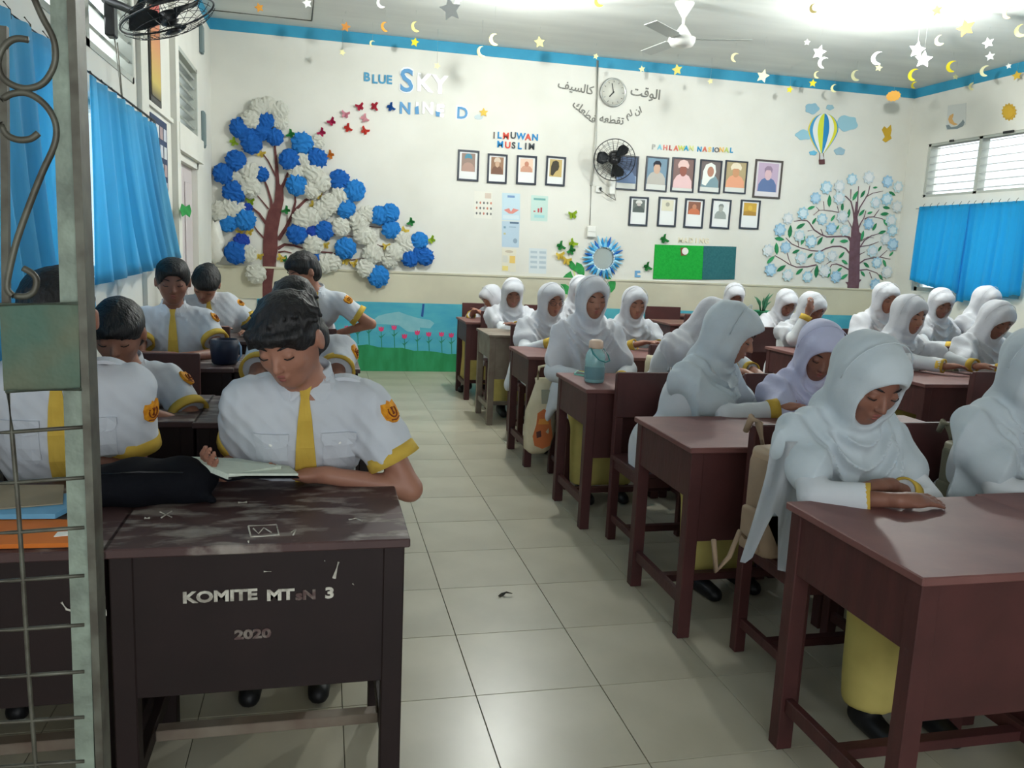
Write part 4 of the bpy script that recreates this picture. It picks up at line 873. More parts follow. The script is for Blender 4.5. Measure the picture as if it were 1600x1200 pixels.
# ------------------------------------------------------------------ curtains
def curt_mat(name, c, c2, tr):
    m = mat(name, c, .8, .1, alt=c2, scale=2.2, stretch=(1, 1, .15), sheen=.2); nt = m.node_tree; b = nt.nodes['Principled BSDF']; t = nt.nodes.new('ShaderNodeBsdfTranslucent'); mx = nt.nodes.new('ShaderNodeMixShader'); mx.inputs[0].default_value = tr
    t.inputs[0].default_value = (*lin((120, 228, 255)), 1); nt.links.new(b.outputs[0], mx.inputs[1]); nt.links.new(t.outputs[0], mx.inputs[2]); nt.links.new(mx.outputs[0], nt.nodes['Material Output'].inputs[0]); return m
M['curtL'] = curt_mat('blue_curtain_cloth', (100, 180, 216), (76, 158, 204), .32); M['curtR'] = curt_mat('thin_blue_curtain_cloth', (60, 160, 214), (48, 140, 200), .74)
def curtain(label, x, sgn, tops, bots, nf, amp, m, rail):
    """tops/bots = list of (y, z) at both ends; folds hang from a wire"""
    r = empty('curtain', (x+sgn*.06, (tops[0][0]+tops[-1][0])/2, 0)); tag(r, label, 'curtain', 'blue window curtains'); bm = bmesh.new(); N, K = nf*10, 14; rs = random.Random(nf); g = []
    ph = [rs.uniform(-.4, .4) for _ in range(nf+2)]; am = [rs.uniform(.55, 1.25) for _ in range(nf+2)]
    def lerp(L_, t):
        t *= len(L_)-1; i = min(int(t), len(L_)-2); f = t-i; return L_[i][0]*(1-f)+L_[i+1][0]*f, L_[i][1]*(1-f)+L_[i+1][1]*f
    for i in range(N+1):
        t = i/N; row = []; fi = t*nf; q = int(fi)
        for k in range(K+1):
            v = k/K; yt, zt = lerp(tops, t); yb, zb = lerp(bots, t); am_ = amp*(.45+.75*v)*(am[q]*(1-(fi-q))+am[q+1]*(fi-q)); w = math.sin(fi*2*math.pi+ph[q]*v*2)+.35*math.sin(fi*4.6*math.pi+1+v)
            flare = .05*v*v*math.sin(t*3.1)
            row.append(bm.verts.new((sgn*(am_*w+.02+flare), yt*(1-v)+yb*v-r.location.y+.012*math.cos(fi*2*math.pi)*v, zt*(1-v)+zb*v+(.008*w if k == K else 0))))
        g.append(row)
    for a, b in zip(g, g[1:]):
        for k in range(K): bm.faces.new((a[k], a[k+1], b[k+1], b[k]))
    c = build('curtain_cloth', bm, m, r, True); md = c.modifiers.new('thickness', 'SOLIDIFY'); md.thickness = .003
    tb('curtain_wire', [(sgn*-.0, rail[0]-r.location.y, rail[2]), (sgn*-.0, rail[1]-r.location.y, rail[3])], .004, M['black'], r, 6)
    bm = bmesh.new()
    for k in range(nf):
        y = tops[0][0]+(tops[-1][0]-tops[0][0])*(k+.5)/nf-r.location.y; z = tops[0][1]+(tops[-1][1]-tops[0][1])*(k+.5)/nf
        tube(bm, [(0, y, z+.035), (sgn*.02, y, z+.01), (sgn*.02, y, z-.02)], .003, 5)
    tag(build('curtain_hook', bm, M['rust'], r), kind='stuff')
    return r
curtain('long blue curtain behind the scrolls of the gate', XL, 1, [(2.2, 2.17), (4.05, 2.17)], [(2.2, .98), (4.2, 1.0)], 9, .034, M['curtL'], (1.0, 6.0, 2.19, 2.17))
curtain('long blue curtain between the gate post and the left wall notice board', XL, 1, [(4.32, 2.15), (5.95, 2.13)], [(4.3, 1.18), (6.62, 1.27)], 8, .040, M['curtL'], (4.2, 6.02, 2.175, 2.16))
curtain('sunlit blue curtain hanging nearest the back right corner', XR, -1, [(8.94, 2.18), (8.1, 2.18)], [(8.95, 1.28), (8.08, 1.15)], 7, .026, M['curtR'], (9.03, 7.2, 2.16, 2.16))
curtain('sunlit blue curtain continuing to the right edge of the picture', XR, -1, [(8.12, 2.18), (7.3, 2.18)], [(8.14, 1.06), (7.25, 1.2)], 7, .026, M['curtR'], (8.12, 7.2, 2.165, 2.165))
for a, b, w_ in ((.5, 2.2, 'nearest the camera'), (2.75, 4.45, 'at the middle window'), (4.95, 6.65, 'at the third window')): curtain('blue curtain on the right wall outside the picture, '+w_, XR, -1, [(b, 2.18), (a, 2.18)], [(b, 1.1), (a, 1.1)], 10, .026, M['curtR'], (b, a, 2.165, 2.165))

# ------------------------------------------------------------------ wall decorations on the back wall
Y0 = YW
def c2w(ox, oy, s): return lambda x, y: (ox+x/s, oy+y/s)
def wp(px, py, off=0): p = BACK.p(px, py); return Vector((p.x, YW-off, p.z))
def strip(bm, pix, w0, w1, t0, t1):
    pts = [wp(*p) for p in pix]; n = len(pts); a = []; b = []
    for i, p in enumerate(pts):
        d = (pts[min(i+1, n-1)]-pts[max(i-1, 0)]).normalized(); nn = Vector((-d.z, 0, d.x)); w = (w0+(w1-w0)*i/max(1, n-1))/2; a.append(p+nn*w); b.append(p-nn*w)
    N = Vector((0, -1, 0))
    for i in range(n-1): prism(bm, [a[i], a[i+1], b[i+1], b[i]], N, t0, t1)
def local(o, root):
    o.data.transform(Matrix.Translation(-Vector(root.location))); return o
# --- paper pompom tree
q = c2w(320, 120, 3.53)
tr = empty('paper_tree', tuple(wp(415, 460))); tag(tr, 'brown wall tree with blue and white tissue pompoms, left on the back wall', 'wall decoration')
bm = bmesh.new()
prism(bm, [wp(*q(*p)) for p in [(318, 1320), (320, 1080), (322, 900), (335, 800), (350, 740), (383, 690), (392, 600), (388, 500), (380, 372), (390, 372), (406, 500), (412, 590), (432, 610), (436, 680), (420, 760), (402, 860), (402, 960), (385, 1040), (372, 1150), (368, 1320)]], Vector((0, -1, 0)), 0, .016)
bm.normal_update(); bmesh.ops.triangulate(bm, faces=[f for f in bm.faces if len(f.verts) > 4], ngon_method='EAR_CLIP'); local(build('trunk', bm, M['trunk']), tr).parent = tr
for k_, (w, pts) in enumerate([(20, [(410, 640), (440, 580), (470, 500)]), (16, [(372, 760), (365, 680), (345, 610), (325, 560)]), (8, [(392, 550), (350, 465), (310, 410), (250, 410), (200, 398)]), (6, [(300, 500), (265, 478), (230, 465)]),
        (16, [(338, 810), (300, 755), (262, 722)]), (8, [(352, 730), (320, 690), (285, 648)]), (9, [(325, 890), (290, 850), (265, 812)]), (20, [(405, 900), (450, 830), (490, 745), (555, 680), (640, 655), (705, 650)]), (14, [(485, 750), (500, 690), (495, 630)]), (6, [(452, 830), (455, 760)]), (5, [(465, 790), (495, 775), (525, 768)]),
        (18, [(402, 948), (440, 925), (490, 930), (540, 945)]), (10, [(405, 968), (440, 962), (480, 972)]), (8, [(630, 965), (700, 970), (745, 988), (810, 1010), (885, 1000)]), (7, [(700, 868), (745, 875), (800, 878), (850, 888)]), (7, [(910, 912), (960, 930), (1005, 945)]), (6, [(900, 825), (975, 832)]), (6, [(390, 950), (392, 1065)]), (6, [(790, 1010), (805, 1040)]), (6, [(420, 985), (440, 1015), (470, 1035)]), (5, [(780, 860), (810, 830)])]):
    bm = bmesh.new(); strip(bm, [q(*p) for p in pts], w/3.53/136, w/3.53/136*.45, 0, .010+.0007*(k_ % 5)); local(build('branch', bm, M['trunk']), tr).parent = tr
pom = []
for sd_ in range(3):
    rs = np.random.RandomState(sd_); bm = bmesh.new(); bmesh.ops.create_uvsphere(bm, u_segments=26, v_segments=13, radius=1)
    for v in bm.verts:
        a = math.atan2(v.co.z, v.co.x); e = v.co.y; k = 1+.10*math.sin(a*9+sd_*2+e*5)+.07*math.sin(a*17+e*9)+rs.uniform(-.06, .06); v.co = Vector((v.co.x*k, v.co.y*.42*k, v.co.z*k))
    pom.append(bm)
pm = {}
def pommesh(i, key):
    if (i, key) not in pm:
        me = bpy.data.meshes.new('pompom'); pom[i].to_mesh(me); me.materials.append(M[key]); pm[(i, key)] = me
    return pm[(i, key)]
POM = [('pomblue', [(195, 285, 48), (262, 372, 50), (340, 245, 42), (318, 300, 46), (388, 335, 42), (175, 465, 50), (105, 535, 50), (165, 640, 56), (470, 460, 52), (655, 850, 50), (510, 868, 52), (175, 970, 56), (600, 1018, 46)]),
       ('pomcyan', [(225, 790, 52), (130, 805, 46), (510, 597, 54), (540, 372, 54), (825, 630, 54), (778, 728, 50), (958, 765, 48), (1020, 752, 48), (1025, 842, 48), (775, 945, 54), (1180, 905, 46), (955, 1100, 56)]),
       ('pomblue', [(240, 330, 44), (620, 455, 50), (742, 572, 52), (1130, 1000, 46), (1212, 992, 46), (1170, 955, 40), (315, 540, 36)]), ('pomdeep', [(236, 725, 26), (205, 908, 40), (588, 852, 38)]),
       ('pomwhite', [(300, 175, 44), (350, 165, 46), (410, 190, 46), (258, 240, 46), (418, 252, 40), (620, 362, 36), (545, 462, 42), (186, 555, 38), (250, 525, 48), (255, 610, 52), (510, 520, 44), (600, 530, 52), (640, 580, 52), (590, 620, 50), (90, 745, 52), (145, 725, 50), (192, 730, 40), (745, 655, 48), (690, 700, 50), (650, 735, 50), (540, 785, 52), (590, 775, 48), (750, 830, 48), (850, 800, 50), (890, 760, 44), (872, 872, 50), (905, 890, 44), (600, 925, 50), (665, 1030, 50), (705, 1025, 44), (242, 975, 44), (285, 1085, 50), (925, 975, 52), (885, 1055, 48), (1085, 895, 40), (1110, 935, 44), (1045, 970, 48), (1020, 1010, 44)])]
n_ = 0
for key, lst in POM:
    for x, y, r in lst:
        p = wp(*q(x, y)); s = r/3.53/136; o = bpy.data.objects.new('pompom', pommesh(n_ % 3, key)); COL.objects.link(o); o.parent = tr; o.location = p+Vector((0, -.012-s*.38-.006*(n_ % 3), 0))-Vector(tr.location)
        o.scale = (s, s, s); o.rotation_euler = (0, n_*1.7, 0); n_ += 1
        if key == 'pomwhite' or key == 'pomdeep': pass
for b in pom: b.free()
def butterfly(px, py, m, label, ang=0, s=.055, group='paper butterflies on the back wall', parent=None):
    p = wp(px, py); bm = bmesh.new()
    for sg in (1, -1):
        a = [bm.verts.new(Vector((0, -.004, z))) for z in (-.35, .35)]; w = [bm.verts.new(Vector((sg*x*.9, -.004-.45*x, z))) for x, z in ((.85, .80), (1.0, .35), (.55, .02), (.75, -.45), (.35, -.75))]
        ring = [a[1], w[0], w[1], w[2], w[3], w[4], a[0]]; bm.faces.new(ring if sg > 0 else ring[::-1])
    bmesh.ops.solidify(bm, geom=bm.faces[:], thickness=.03)
    bmesh.ops.scale(bm, verts=bm.verts, vec=(s, s, s)); bmesh.ops.rotate(bm, verts=bm.verts, matrix=Matrix.Rotation(math.radians(ang), 3, 'Y'))
    o = build('paper_butterfly', bm, M[m] if isinstance(m, str) else m)
    tube_ = tb('butterfly_body', [(0, -s*.06, -s*.45), (0, -s*.08, s*.5)], s*.07, M[m] if isinstance(m, str) else m, o, 6); tube_.rotation_euler = (0, math.radians(ang), 0)
    o.location = p+Vector((0, -.014 if parent is None else -.05, 0)); tag(o, label, 'butterfly', group); return o
for k_, (x, y, m, a, lb) in enumerate([(310, 425, 'pyellow', 20, 'yellow paper butterfly below the top blue pompoms of the tree'), (632, 656, 'pyellow', -20, 'yellow paper butterfly on the long upward branch right of the trunk'), (598, 710, 'pyellow', 40, 'yellow paper butterfly just under the long upward branch'), (245, 855, 'pyellow', 10, 'yellow paper butterfly left of the trunk at mid height'), (198, 862, 'pyellow', -10, 'yellow paper butterfly leftmost at mid height of the tree'),
        (665, 930, 'pyellow', 0, 'pale yellow paper butterfly above the boy farthest back'), (300, 990, 'pyellow', 10, 'yellow paper butterfly touching the trunk, low on its left'), (775, 1018, 'pyellow', 15, 'yellow paper butterfly on the lowest branch, left of a pair'), (826, 1030, 'pyellow', -25, 'yellow paper butterfly on the lowest branch, right of a pair'), (1000, 937, 'pyellow', 0, 'small yellow paper butterfly at the end of the right lower branch'), (1100, 850, 'pyellow', 30, 'pale yellow paper butterfly near the right end pompoms'), (420, 1000, 'pyellow', 30, 'yellow paper butterfly right of the trunk foot'),
        (160, 362, 'lime', 60, 'lime paper butterfly at the upper left of the pompom tree'), (252, 690, 'lime', 0, 'lime paper butterfly left of the trunk'), (1250, 900, 'lime', -40, 'lime paper butterfly beyond the rightmost pompoms'), (475, 318, 'green', -60, 'green paper butterfly right of the top pompoms'), (450, 738, 'green', -50, 'green paper butterfly right of the trunk'), (1137, 803, 'green', -60, 'green paper butterfly above the rightmost pompoms'), (448, 1012, 'green', 50, 'green paper butterfly beside the foot of the trunk'),
        (692, 433, cm((214, 132, 48)), -60, 'orange paper butterfly right of the upper pompoms'), (645, 310, cm((186, 44, 92)), -50, 'lowest crimson butterfly of the flying swarm'), (700, 250, cm((184, 40, 88)), -40, 'second lowest crimson butterfly of the swarm'), (855, 168, cm((190, 52, 80)), -20, 'dark red butterfly at the top of the swarm'), (935, 165, cm((188, 52, 70)), 90, 'dark red butterfly at the right end of the swarm'),
        (775, 210, cm((226, 160, 176)), 10, 'pink butterfly on the left of the swarm'), (880, 232, cm((228, 170, 180)), 60, 'pale pink butterfly on the right of the swarm'), (788, 285, cm((206, 66, 56)), 60, 'red-orange butterfly low on the left of the swarm'), (882, 300, cm((212, 72, 60)), 30, 'red-orange butterfly low on the right of the swarm'), (1025, 170, cm((34, 92, 168)), 60, 'blue butterfly left of the word NINE')]):
    butterfly(*q(x, y), m, lb, a, .052)
# --- lettering on the wall
def letters(root, lst, size, ext=.004):
    for ch, px, py, m in lst:
        p = wp(px, py); o = text('letter', ch, size, m, root, p-Vector(root.location)+Vector((0, -ext-.001, 0)), (1, 0, 0), (0, 0, 1), ext, size*.03)
def sign(px, py, label): r = empty('wall_lettering', tuple(wp(px, py))); return tag(r, label, 'lettering')
blu, sky, gl = cm((82, 150, 186)), cm((100, 152, 196)), mat('glossy_white_letter', (236, 238, 240), .12, .8)
r = sign(590, 125, 'blue cut-out letters spelling BLUE'); letters(r, [(c, 560+x/7.27, 80+y/7.27, blu) for c, x, y in (('B', 95, 298), ('L', 185, 322), ('U', 270, 325), ('E', 350, 330))], .125)
r = sign(660, 130, 'large cut-out letters spelling SKY, S blue and the rest glossy white'); q2 = c2w(560, 80, 7.27)
letters(r, [('S', *q2(545, 345), gl)], .36, .003); o = text('letter', 'S', .33, sky, r, wp(*q2(548, 348))-Vector(r.location)+Vector((0, -.012, 0)), (1, 0, 0), (0, 0, 1), .004, .006)
letters(r, [('K', *q2(745, 370), gl), ('Y', *q2(925, 390), gl)], .26)
r = sign(660, 170, 'glossy blue and white cut-out letters spelling NINE'); letters(r, [('N', *q2(530, 655), sky), ('I', *q2(665, 655), gl), ('N', *q2(785, 655), gl), ('E', *q2(925, 685), gl)], .17)
bm = bmesh.new(); prism(bm, [wp(*q2(x, y)) for x, y in ((640, 640), (680, 620), (690, 715), (645, 718))], Vector((0, -1, 0)), .008, .011); prism(bm, [wp(*q2(x, y)) for x, y in ((875, 680), (925, 690), (925, 745), (880, 742))], Vector((0, -1, 0)), .011, .014); local(build('blue_foil', bm, sky), r).parent = r
r = sign(721, 178, 'pale blue cut-out letter D right of the word NINE'); letters(r, [('D', *q2(1175, 710), gl)], .20, .002); text('letter', 'D', .175, sky, r, wp(*q2(1178, 710))-Vector(r.location)+Vector((0, -.008, 0)), (1, 0, 0), (0, 0, 1), .003, .004)
q3 = c2w(700, 200, 4.615); LR, LB, LD = cm((206, 84, 72)), cm((46, 130, 186)), cm((74, 80, 84))
r = sign(805, 220, 'coloured sticker letters reading ILMUWAN MUSLIM above four framed pictures')
letters(r, [(c, *q3(x, y), m) for c, x, y, m in (('I', 332, 55, cm((110, 100, 92))), ('L', 370, 55, LB), ('M', 417, 60, LR), ('U', 470, 56, LD), ('W', 525, 62, LB), ('A', 577, 68, LR), ('N', 627, 70, LB), ('M', 376, 120, LB), ('U', 430, 126, LR), ('S', 472, 128, LD), ('L', 516, 132, LB), ('I', 560, 134, LD), ('M', 602, 136, LD))], .098)
q4 = c2w(920, 200, 5.0)
r = sign(1080, 233, 'pastel sticker letters reading PAHLAWAN NASIONAL above the portraits')
letters(r, [(c, *q4(x, y), cm(m)) for c, x, y, m in (('P', 505, 150, (176, 176, 172)), ('A', 553, 152, (130, 196, 214)), ('H', 597, 156, (216, 130, 120)), ('L', 637, 158, (170, 80, 80)), ('A', 680, 160, (214, 120, 104)), ('W', 722, 160, (206, 214, 110)), ('A', 760, 160, (56, 160, 196)), ('N', 800, 160, (216, 220, 150)), ('N', 863, 168, (56, 146, 192)), ('A', 905, 168, (212, 116, 96)), ('S', 943, 170, (236, 208, 120)), ('I', 970, 172, (62, 130, 176)), ('O', 998, 174, (112, 108, 108)), ('N', 1035, 172, (230, 186, 110)), ('A', 1075, 174, (190, 206, 116)), ('L', 1112, 176, (56, 150, 196)))], .080)
r = sign(1080, 375, 'faint cream letters reading MADING above the green notice board'); letters(r, [(c, 1063+i*8.2, 375.5+i*.3, cm((222, 214, 190))) for i, c in enumerate('MADING')], .085)
# --- clock with Arabic calligraphy around it
ck = empty('wall_clock', tuple(wp(957, 145))); tag(ck, 'round silver-rimmed wall clock at the top of the back wall', 'clock'); M['silver'] = mat('brushed_silver', (172, 174, 170), .3, .6, .6)
lathe('clock_rim', [(.140, 0), (.160, 0), (.163, .02), (.155, .035), (.145, .036), (.141, .03)], M['silver'], ck, 40, (0, 0, 0), 'Y'); lathe('clock_face', [(.139, .028), (.139, .0312)], cm((206, 206, 196)), ck, 40, (0, 0, 0), 'Y')
for k in range(12):
    a = math.radians(30*k); o = bx('hour_mark', (-.003, -.034, .110), (.003, -.031, .128), cm((110, 110, 108)), ck); o.rotation_euler = (0, a, 0)
for nm, a, l_, w in (('hour_hand', 222, .07, .007), ('minute_hand', -14, .10, .005)): o = bx(nm, (-w, -.038, -.012), (w, -.034, l_), cm((70, 72, 72)), ck, .001); o.rotation_euler = (0, math.radians(a), 0)
q5 = c2w(860, 110, 8)
for s_, (x, y), ang, sz, lb in (("\uFE96\uFED7\uFEEE\uFEDF\uFE8D", (1190, 285), -4, .150, 'silver Arabic word to the right of the clock'), ("\uFED2\uFEF4\uFEB4\uFEDF\uFE8E\uFEDB", (315, 215), -6, .130, 'silver Arabic word to the left of the clock'), ("\uFEDA\uFECC\uFEC4\uFED7", (425, 520), -34, .125, 'tilted silver Arabic word below left of the clock'), ("\uFEEA\uFECC\uFEC4\uFED8\uFE97", (765, 620), -2, .120, 'silver Arabic word directly below the clock'), ("\uFEE2\uFEDF \uFEE5\uFE8D", (1040, 525), 22, .100, 'faint small tilted Arabic words below right of the clock')):
    p = wp(*q5(x, y), .004); a = math.radians(ang); r = sign(*q5(x, y), lb); text('calligraphy', s_, sz, cm((126, 126, 120)), r, p-Vector(r.location), (math.cos(a), 0, math.sin(a)), (-math.sin(a), 0, math.cos(a)), .003, .0018)
# --- framed pictures
def framed(x0, y0, x1, y1, fm, inner, bgc, fig, label, cap=.22, group=None):
    """pixel rectangle of the outer frame; picture = tinted ground, caption strip and a simple figure"""
    p0, p1 = wp((x0+x1)/2, y0), wp((x0+x1)/2, y1); a0, a1 = wp(x0, (y0+y1)/2), wp(x1, (y0+y1)/2); w, h = a1.x-a0.x, p0.z-p1.z; c = Vector(((a0.x+a1.x)/2, YW, (p0.z+p1.z)/2))
    r = empty('picture_frame', tuple(c), 0); r.rotation_euler = (0, math.radians(rnd.uniform(-.4, .8)), 0); tag(r, label, 'picture', group); b = .016*inner[0]
    bm = bmesh.new(); o = [(-w/2, -h/2), (w/2, -h/2), (w/2, h/2), (-w/2, h/2)]; i = [(-w/2+b, -h/2+b), (w/2-b, -h/2+b), (w/2-b, h/2-b), (-w/2+b, h/2-b)]
    for k in range(4): prism(bm, [Vector((*o[k], 0)).xzy, Vector((*o[(k+1) % 4], 0)).xzy, Vector((*i[(k+1) % 4], 0)).xzy, Vector((*i[k], 0)).xzy], Vector((0, -1, 0)), 0, .018)
    build('frame', bm, fm, r); bx('mount', (-w/2+b*.8, -.006, -h/2+b*.8), (w/2-b*.8, -.002, h/2-b*.8), cm(inner[1]), r)
    mx, my = inner[2]*w, inner[2]*w; L_, R_, T_, B_ = -w/2+b+mx, w/2-b-mx, h/2-b-my*.6, -h/2+b+my*.4+h*cap
    pic = bx('picture', (L_, -.0075, B_), (R_, -.006, T_), cm(bgc), r); cx, cw, ch = (L_+R_)/2, R_-L_, T_-B_
    def blob(pts, colr, t): bm = bmesh.new(); prism(bm, [Vector((cx+x*cw, -.0075, B_+y*ch)) for x, y in pts], Vector((0, -1, 0)), 0, t); bm.normal_update(); bmesh.ops.triangulate(bm, faces=[f for f in bm.faces if len(f.verts) > 4], ngon_method='EAR_CLIP'); build('portrait', bm, cm(colr), pic)
    def oval(x, y, rx, ry, n=16): return [(x+rx*math.cos(2*math.pi*k/n), y+ry*math.sin(2*math.pi*k/n)) for k in range(n)]
    if 'robe' in fig: blob([(-.46, 0), (-.44, .25), (-.30, .42), (-.1, .50), (.1, .50), (.30, .42), (.44, .25), (.46, 0)], fig['robe'], .001)
    if 'veil' in fig: blob([(-.40, .1), (-.38, .6), (-.26, .86), (0, .95), (.22, .86), (.28, .6), (.2, .4), (0, .3), (-.2, .05)], fig['veil'], .0013)
    if 'face' in fig: blob(oval(fig.get('x', 0), .60, .17, .20), fig['face'], .002)
    if 'beard' in fig: blob([(-.14, .56), (-.12, .42), (0, .34), (.12, .42), (.14, .56), (.06, .50), (-.06, .50)], fig['beard'], .0026)
    if 'turban' in fig: blob([(-.24, .68), (-.28, .80), (-.18, .94), (0, .98), (.18, .94), (.28, .80), (.24, .68), (.1, .74), (-.1, .74)], fig['turban'], .003)
    if 'hair' in fig: blob([(-.18, .66), (-.2, .80), (-.08, .90), (.10, .90), (.2, .80), (.18, .66), (.1, .76), (-.1, .76)], fig['hair'], .003)
    if 'band' in fig: blob([(-.5, 0), (-.5, .30), (-.1, .38), (.5, .28), (.5, 0)], fig['band'], .0009)
    return r
f4 = c2w(840, 200, 4); f7 = c2w(700, 200, 4.615); FR = M['frame']; W_ = (226, 228, 226)
def fr4(a, b, **k): return (*f4(*a), *f4(*b))
INN = (1.25, W_, .10); INT = (1.0, (214, 216, 210), .0)
framed(*f7(68, 160), *f7(222, 382), FR, INN, (150, 130, 120), dict(robe=(176, 146, 134), turban=(86, 140, 160)), 'first framed picture under ILMUWAN MUSLIM, teal and brown print')
framed(*f7(282, 188), *f7(425, 400), FR, INN, (150, 118, 96), dict(robe=(122, 92, 78), face=(196, 164, 140), turban=(206, 190, 172)), 'second framed picture under ILMUWAN MUSLIM, brown portrait')
framed(*f7(492, 200), *f7(637, 408), FR, INN, (224, 196, 176), dict(robe=(196, 150, 128), face=(186, 130, 108)), 'third framed picture under ILMUWAN MUSLIM, faded orange drawing', .34)
framed(*f4(50, 178), *f4(172, 362), FR, INN, (190, 168, 112), dict(veil=(70, 66, 56)), 'framed picture left of the black wall fan, gold with a dark figure')
framed(*f4(485, 172), *f4(625, 388), FR, INT, (88, 100, 124), dict(robe=(108, 128, 160), band=(150, 170, 196)), 'blue-grey framed portrait partly behind the wall fan', .16)
framed(*f4(672, 180), *f4(812, 396), FR, INT, (124, 150, 168), dict(robe=(186, 182, 174), face=(206, 172, 150), hair=(46, 48, 58)), 'framed portrait of a saluting figure in pale uniform on blue', .16)
framed(*f4(835, 186), *f4(978, 402), FR, INT, (132, 108, 104), dict(robe=(226, 192, 192), face=(150, 96, 84), turban=(226, 196, 190)), 'framed portrait of a figure in pink robe and turban', .08)
framed(*f4(1008, 200), *f4(1145, 408), FR, INT, (116, 106, 104), dict(robe=(126, 152, 160), veil=(228, 230, 224), face=(176, 128, 108)), 'framed portrait of a figure with long white head cloth', .14)
framed(*f4(1165, 205), *f4(1305, 410), FR, INT, (176, 160, 124), dict(robe=(222, 160, 128), face=(196, 146, 110), turban=(228, 216, 192)), 'framed portrait of a figure in orange robe and cream turban', .14)
framed(*f4(1350, 200), *f4(1522, 440), M['frame_brown'], (1.3, (216, 212, 214), .08), (188, 168, 190), dict(robe=(98, 118, 158), face=(212, 180, 186), hair=(150, 130, 150)), 'largest framed portrait, brown frame and lilac picture, rightmost of the row', .10)
framed(*f4(570, 430), *f4(688, 612), FR, INN, (106, 112, 108), dict(robe=(86, 94, 92), face=(196, 190, 184), beard=(84, 88, 88), turban=(216, 216, 210)), 'lower row first framed portrait, bearded figure in grey', .38)
framed(*f4(750, 432), *f4(866, 617), FR, INN, (216, 212, 190), dict(face=(166, 164, 150)), 'lower row second framed picture, faint sketch on cream', .45)
framed(*f4(915, 442), *f4(1035, 626), FR, INN, (138, 96, 80), dict(robe=(196, 116, 84), face=(186, 132, 104)), 'lower row third framed picture, orange-brown print', .38)
framed(*f4(1080, 445), *f4(1202, 630), FR, INN, (220, 224, 222), dict(robe=(150, 158, 154), face=(164, 168, 162), hair=(130, 136, 132)), 'lower row fourth framed picture, grey drawing of a figure on white', .25)
framed(*f4(1262, 450), *f4(1385, 633), FR, INN, (196, 160, 72), dict(band=(168, 132, 66), face=(210, 176, 84)), 'lower row rightmost framed picture, golden print', .38)
# --- posters of flat printed paper
def poster(pix, base, marks, label):
    pts = [wp(*p) for p in pix]; c = sum(pts, Vector())/4; r = cut('poster', BACK, None, cm(base), None, .0015, .0, pts=pts); r.data.transform(Matrix.Translation(-c)); r.location = c; tag(r, label, 'poster')
    for k, (poly_, m) in enumerate(marks):
        o = cut('print', BACK, None, cm(m), None, .0006, .0015+.0002*(k % 3), pts=[wp(pix[0][0]+(pix[1][0]-pix[0][0])*u+(pix[3][0]-pix[0][0])*v, pix[0][1]+(pix[1][1]-pix[0][1])*u+(pix[3][1]-pix[0][1])*v) for u, v in poly_]); o.data.transform(Matrix.Translation(-c)); o.parent = r
    return r
def rect(u, v, w, h): return [(u, v), (u+w, v), (u+w, v+h), (u, v+h)]
def ov(u, v, a, b, n=10): return [(u+a*math.cos(2*math.pi*k/n), v+b*math.sin(2*math.pi*k/n)) for k in range(n)]
poster([f7(190, 455), f7(318, 462), f7(314, 655), f7(186, 648)], (224, 222, 212), [(ov(.15+.2*i, .42+.2*j, .05, .05), [(120, 120, 116), (186, 120, 100), (96, 98, 100)][(i+j) % 3]) for i in range(5) for j in range(3)]+[(rect(.6, .05, .35, .2), (206, 190, 176))], 'white poster of small grey and red sketches, left of the pale blue pair')
poster([f7(390, 468), f7(520, 474), f7(518, 668), f7(388, 664)], (190, 212, 222), [(rect(.3, .08, .4, .08), (120, 150, 190)), ([(.1, .62), (.4, .55), (.5, .68), (.62, .55), (.95, .6), (.6, .75), (.4, .75)], (214, 140, 130)), (rect(.05, .8, .9, .14), (206, 220, 226))], 'pale blue poster with a red bird-like drawing, upper of two')
poster([f7(388, 670), f7(516, 676), f7(510, 862), f7(388, 856)], (180, 200, 214), [(rect(.45, .02, .5, .07), (90, 110, 130)), (ov(.75, .75, .12, .1), (140, 160, 176)), (rect(.1, .2, .12, .08), (120, 150, 170)), (rect(.1, .45, .12, .08), (196, 190, 150)), (rect(.4, .2, .4, .04), (150, 172, 190))], 'grey-blue poster joined directly under the pale blue one')
poster([f7(600, 484), f7(722, 492), f7(716, 674), f7(596, 668)], (190, 214, 206), [(rect(.15, .1, .7, .08), (120, 170, 166)), (rect(.15, .6, .12, .05), (190, 90, 90)), (rect(.4, .5, .1, .16), (190, 90, 96)), (rect(.56, .46, .1, .2), (180, 84, 90)), (rect(.2, .75, .6, .12), (160, 206, 206))], 'pale green poster with small red figures, right of the blue pair')
poster([f7(390, 868), f7(492, 874), f7(488, 1040), f7(386, 1034)], (218, 214, 196), [(rect(.05, .3, .35, .3), (206, 206, 196)), (rect(.55, .3, .38, .32), (222, 190, 110)), (rect(.05, .75, .4, .2), (224, 206, 130)), (ov(.5, .12, .3, .06), (190, 180, 160))], 'cream poster with yellow boxes, below the grey-blue poster')
poster([f7(585, 866), f7(712, 872), f7(708, 1052), f7(582, 1046)], (206, 214, 216), [(rect(.08+.5*i, .1+.2*j, .38, .1), (176, 190, 198)) for i in range(2) for j in range(4)], 'pale poster with eight grey text blocks, lowest right of the posters')
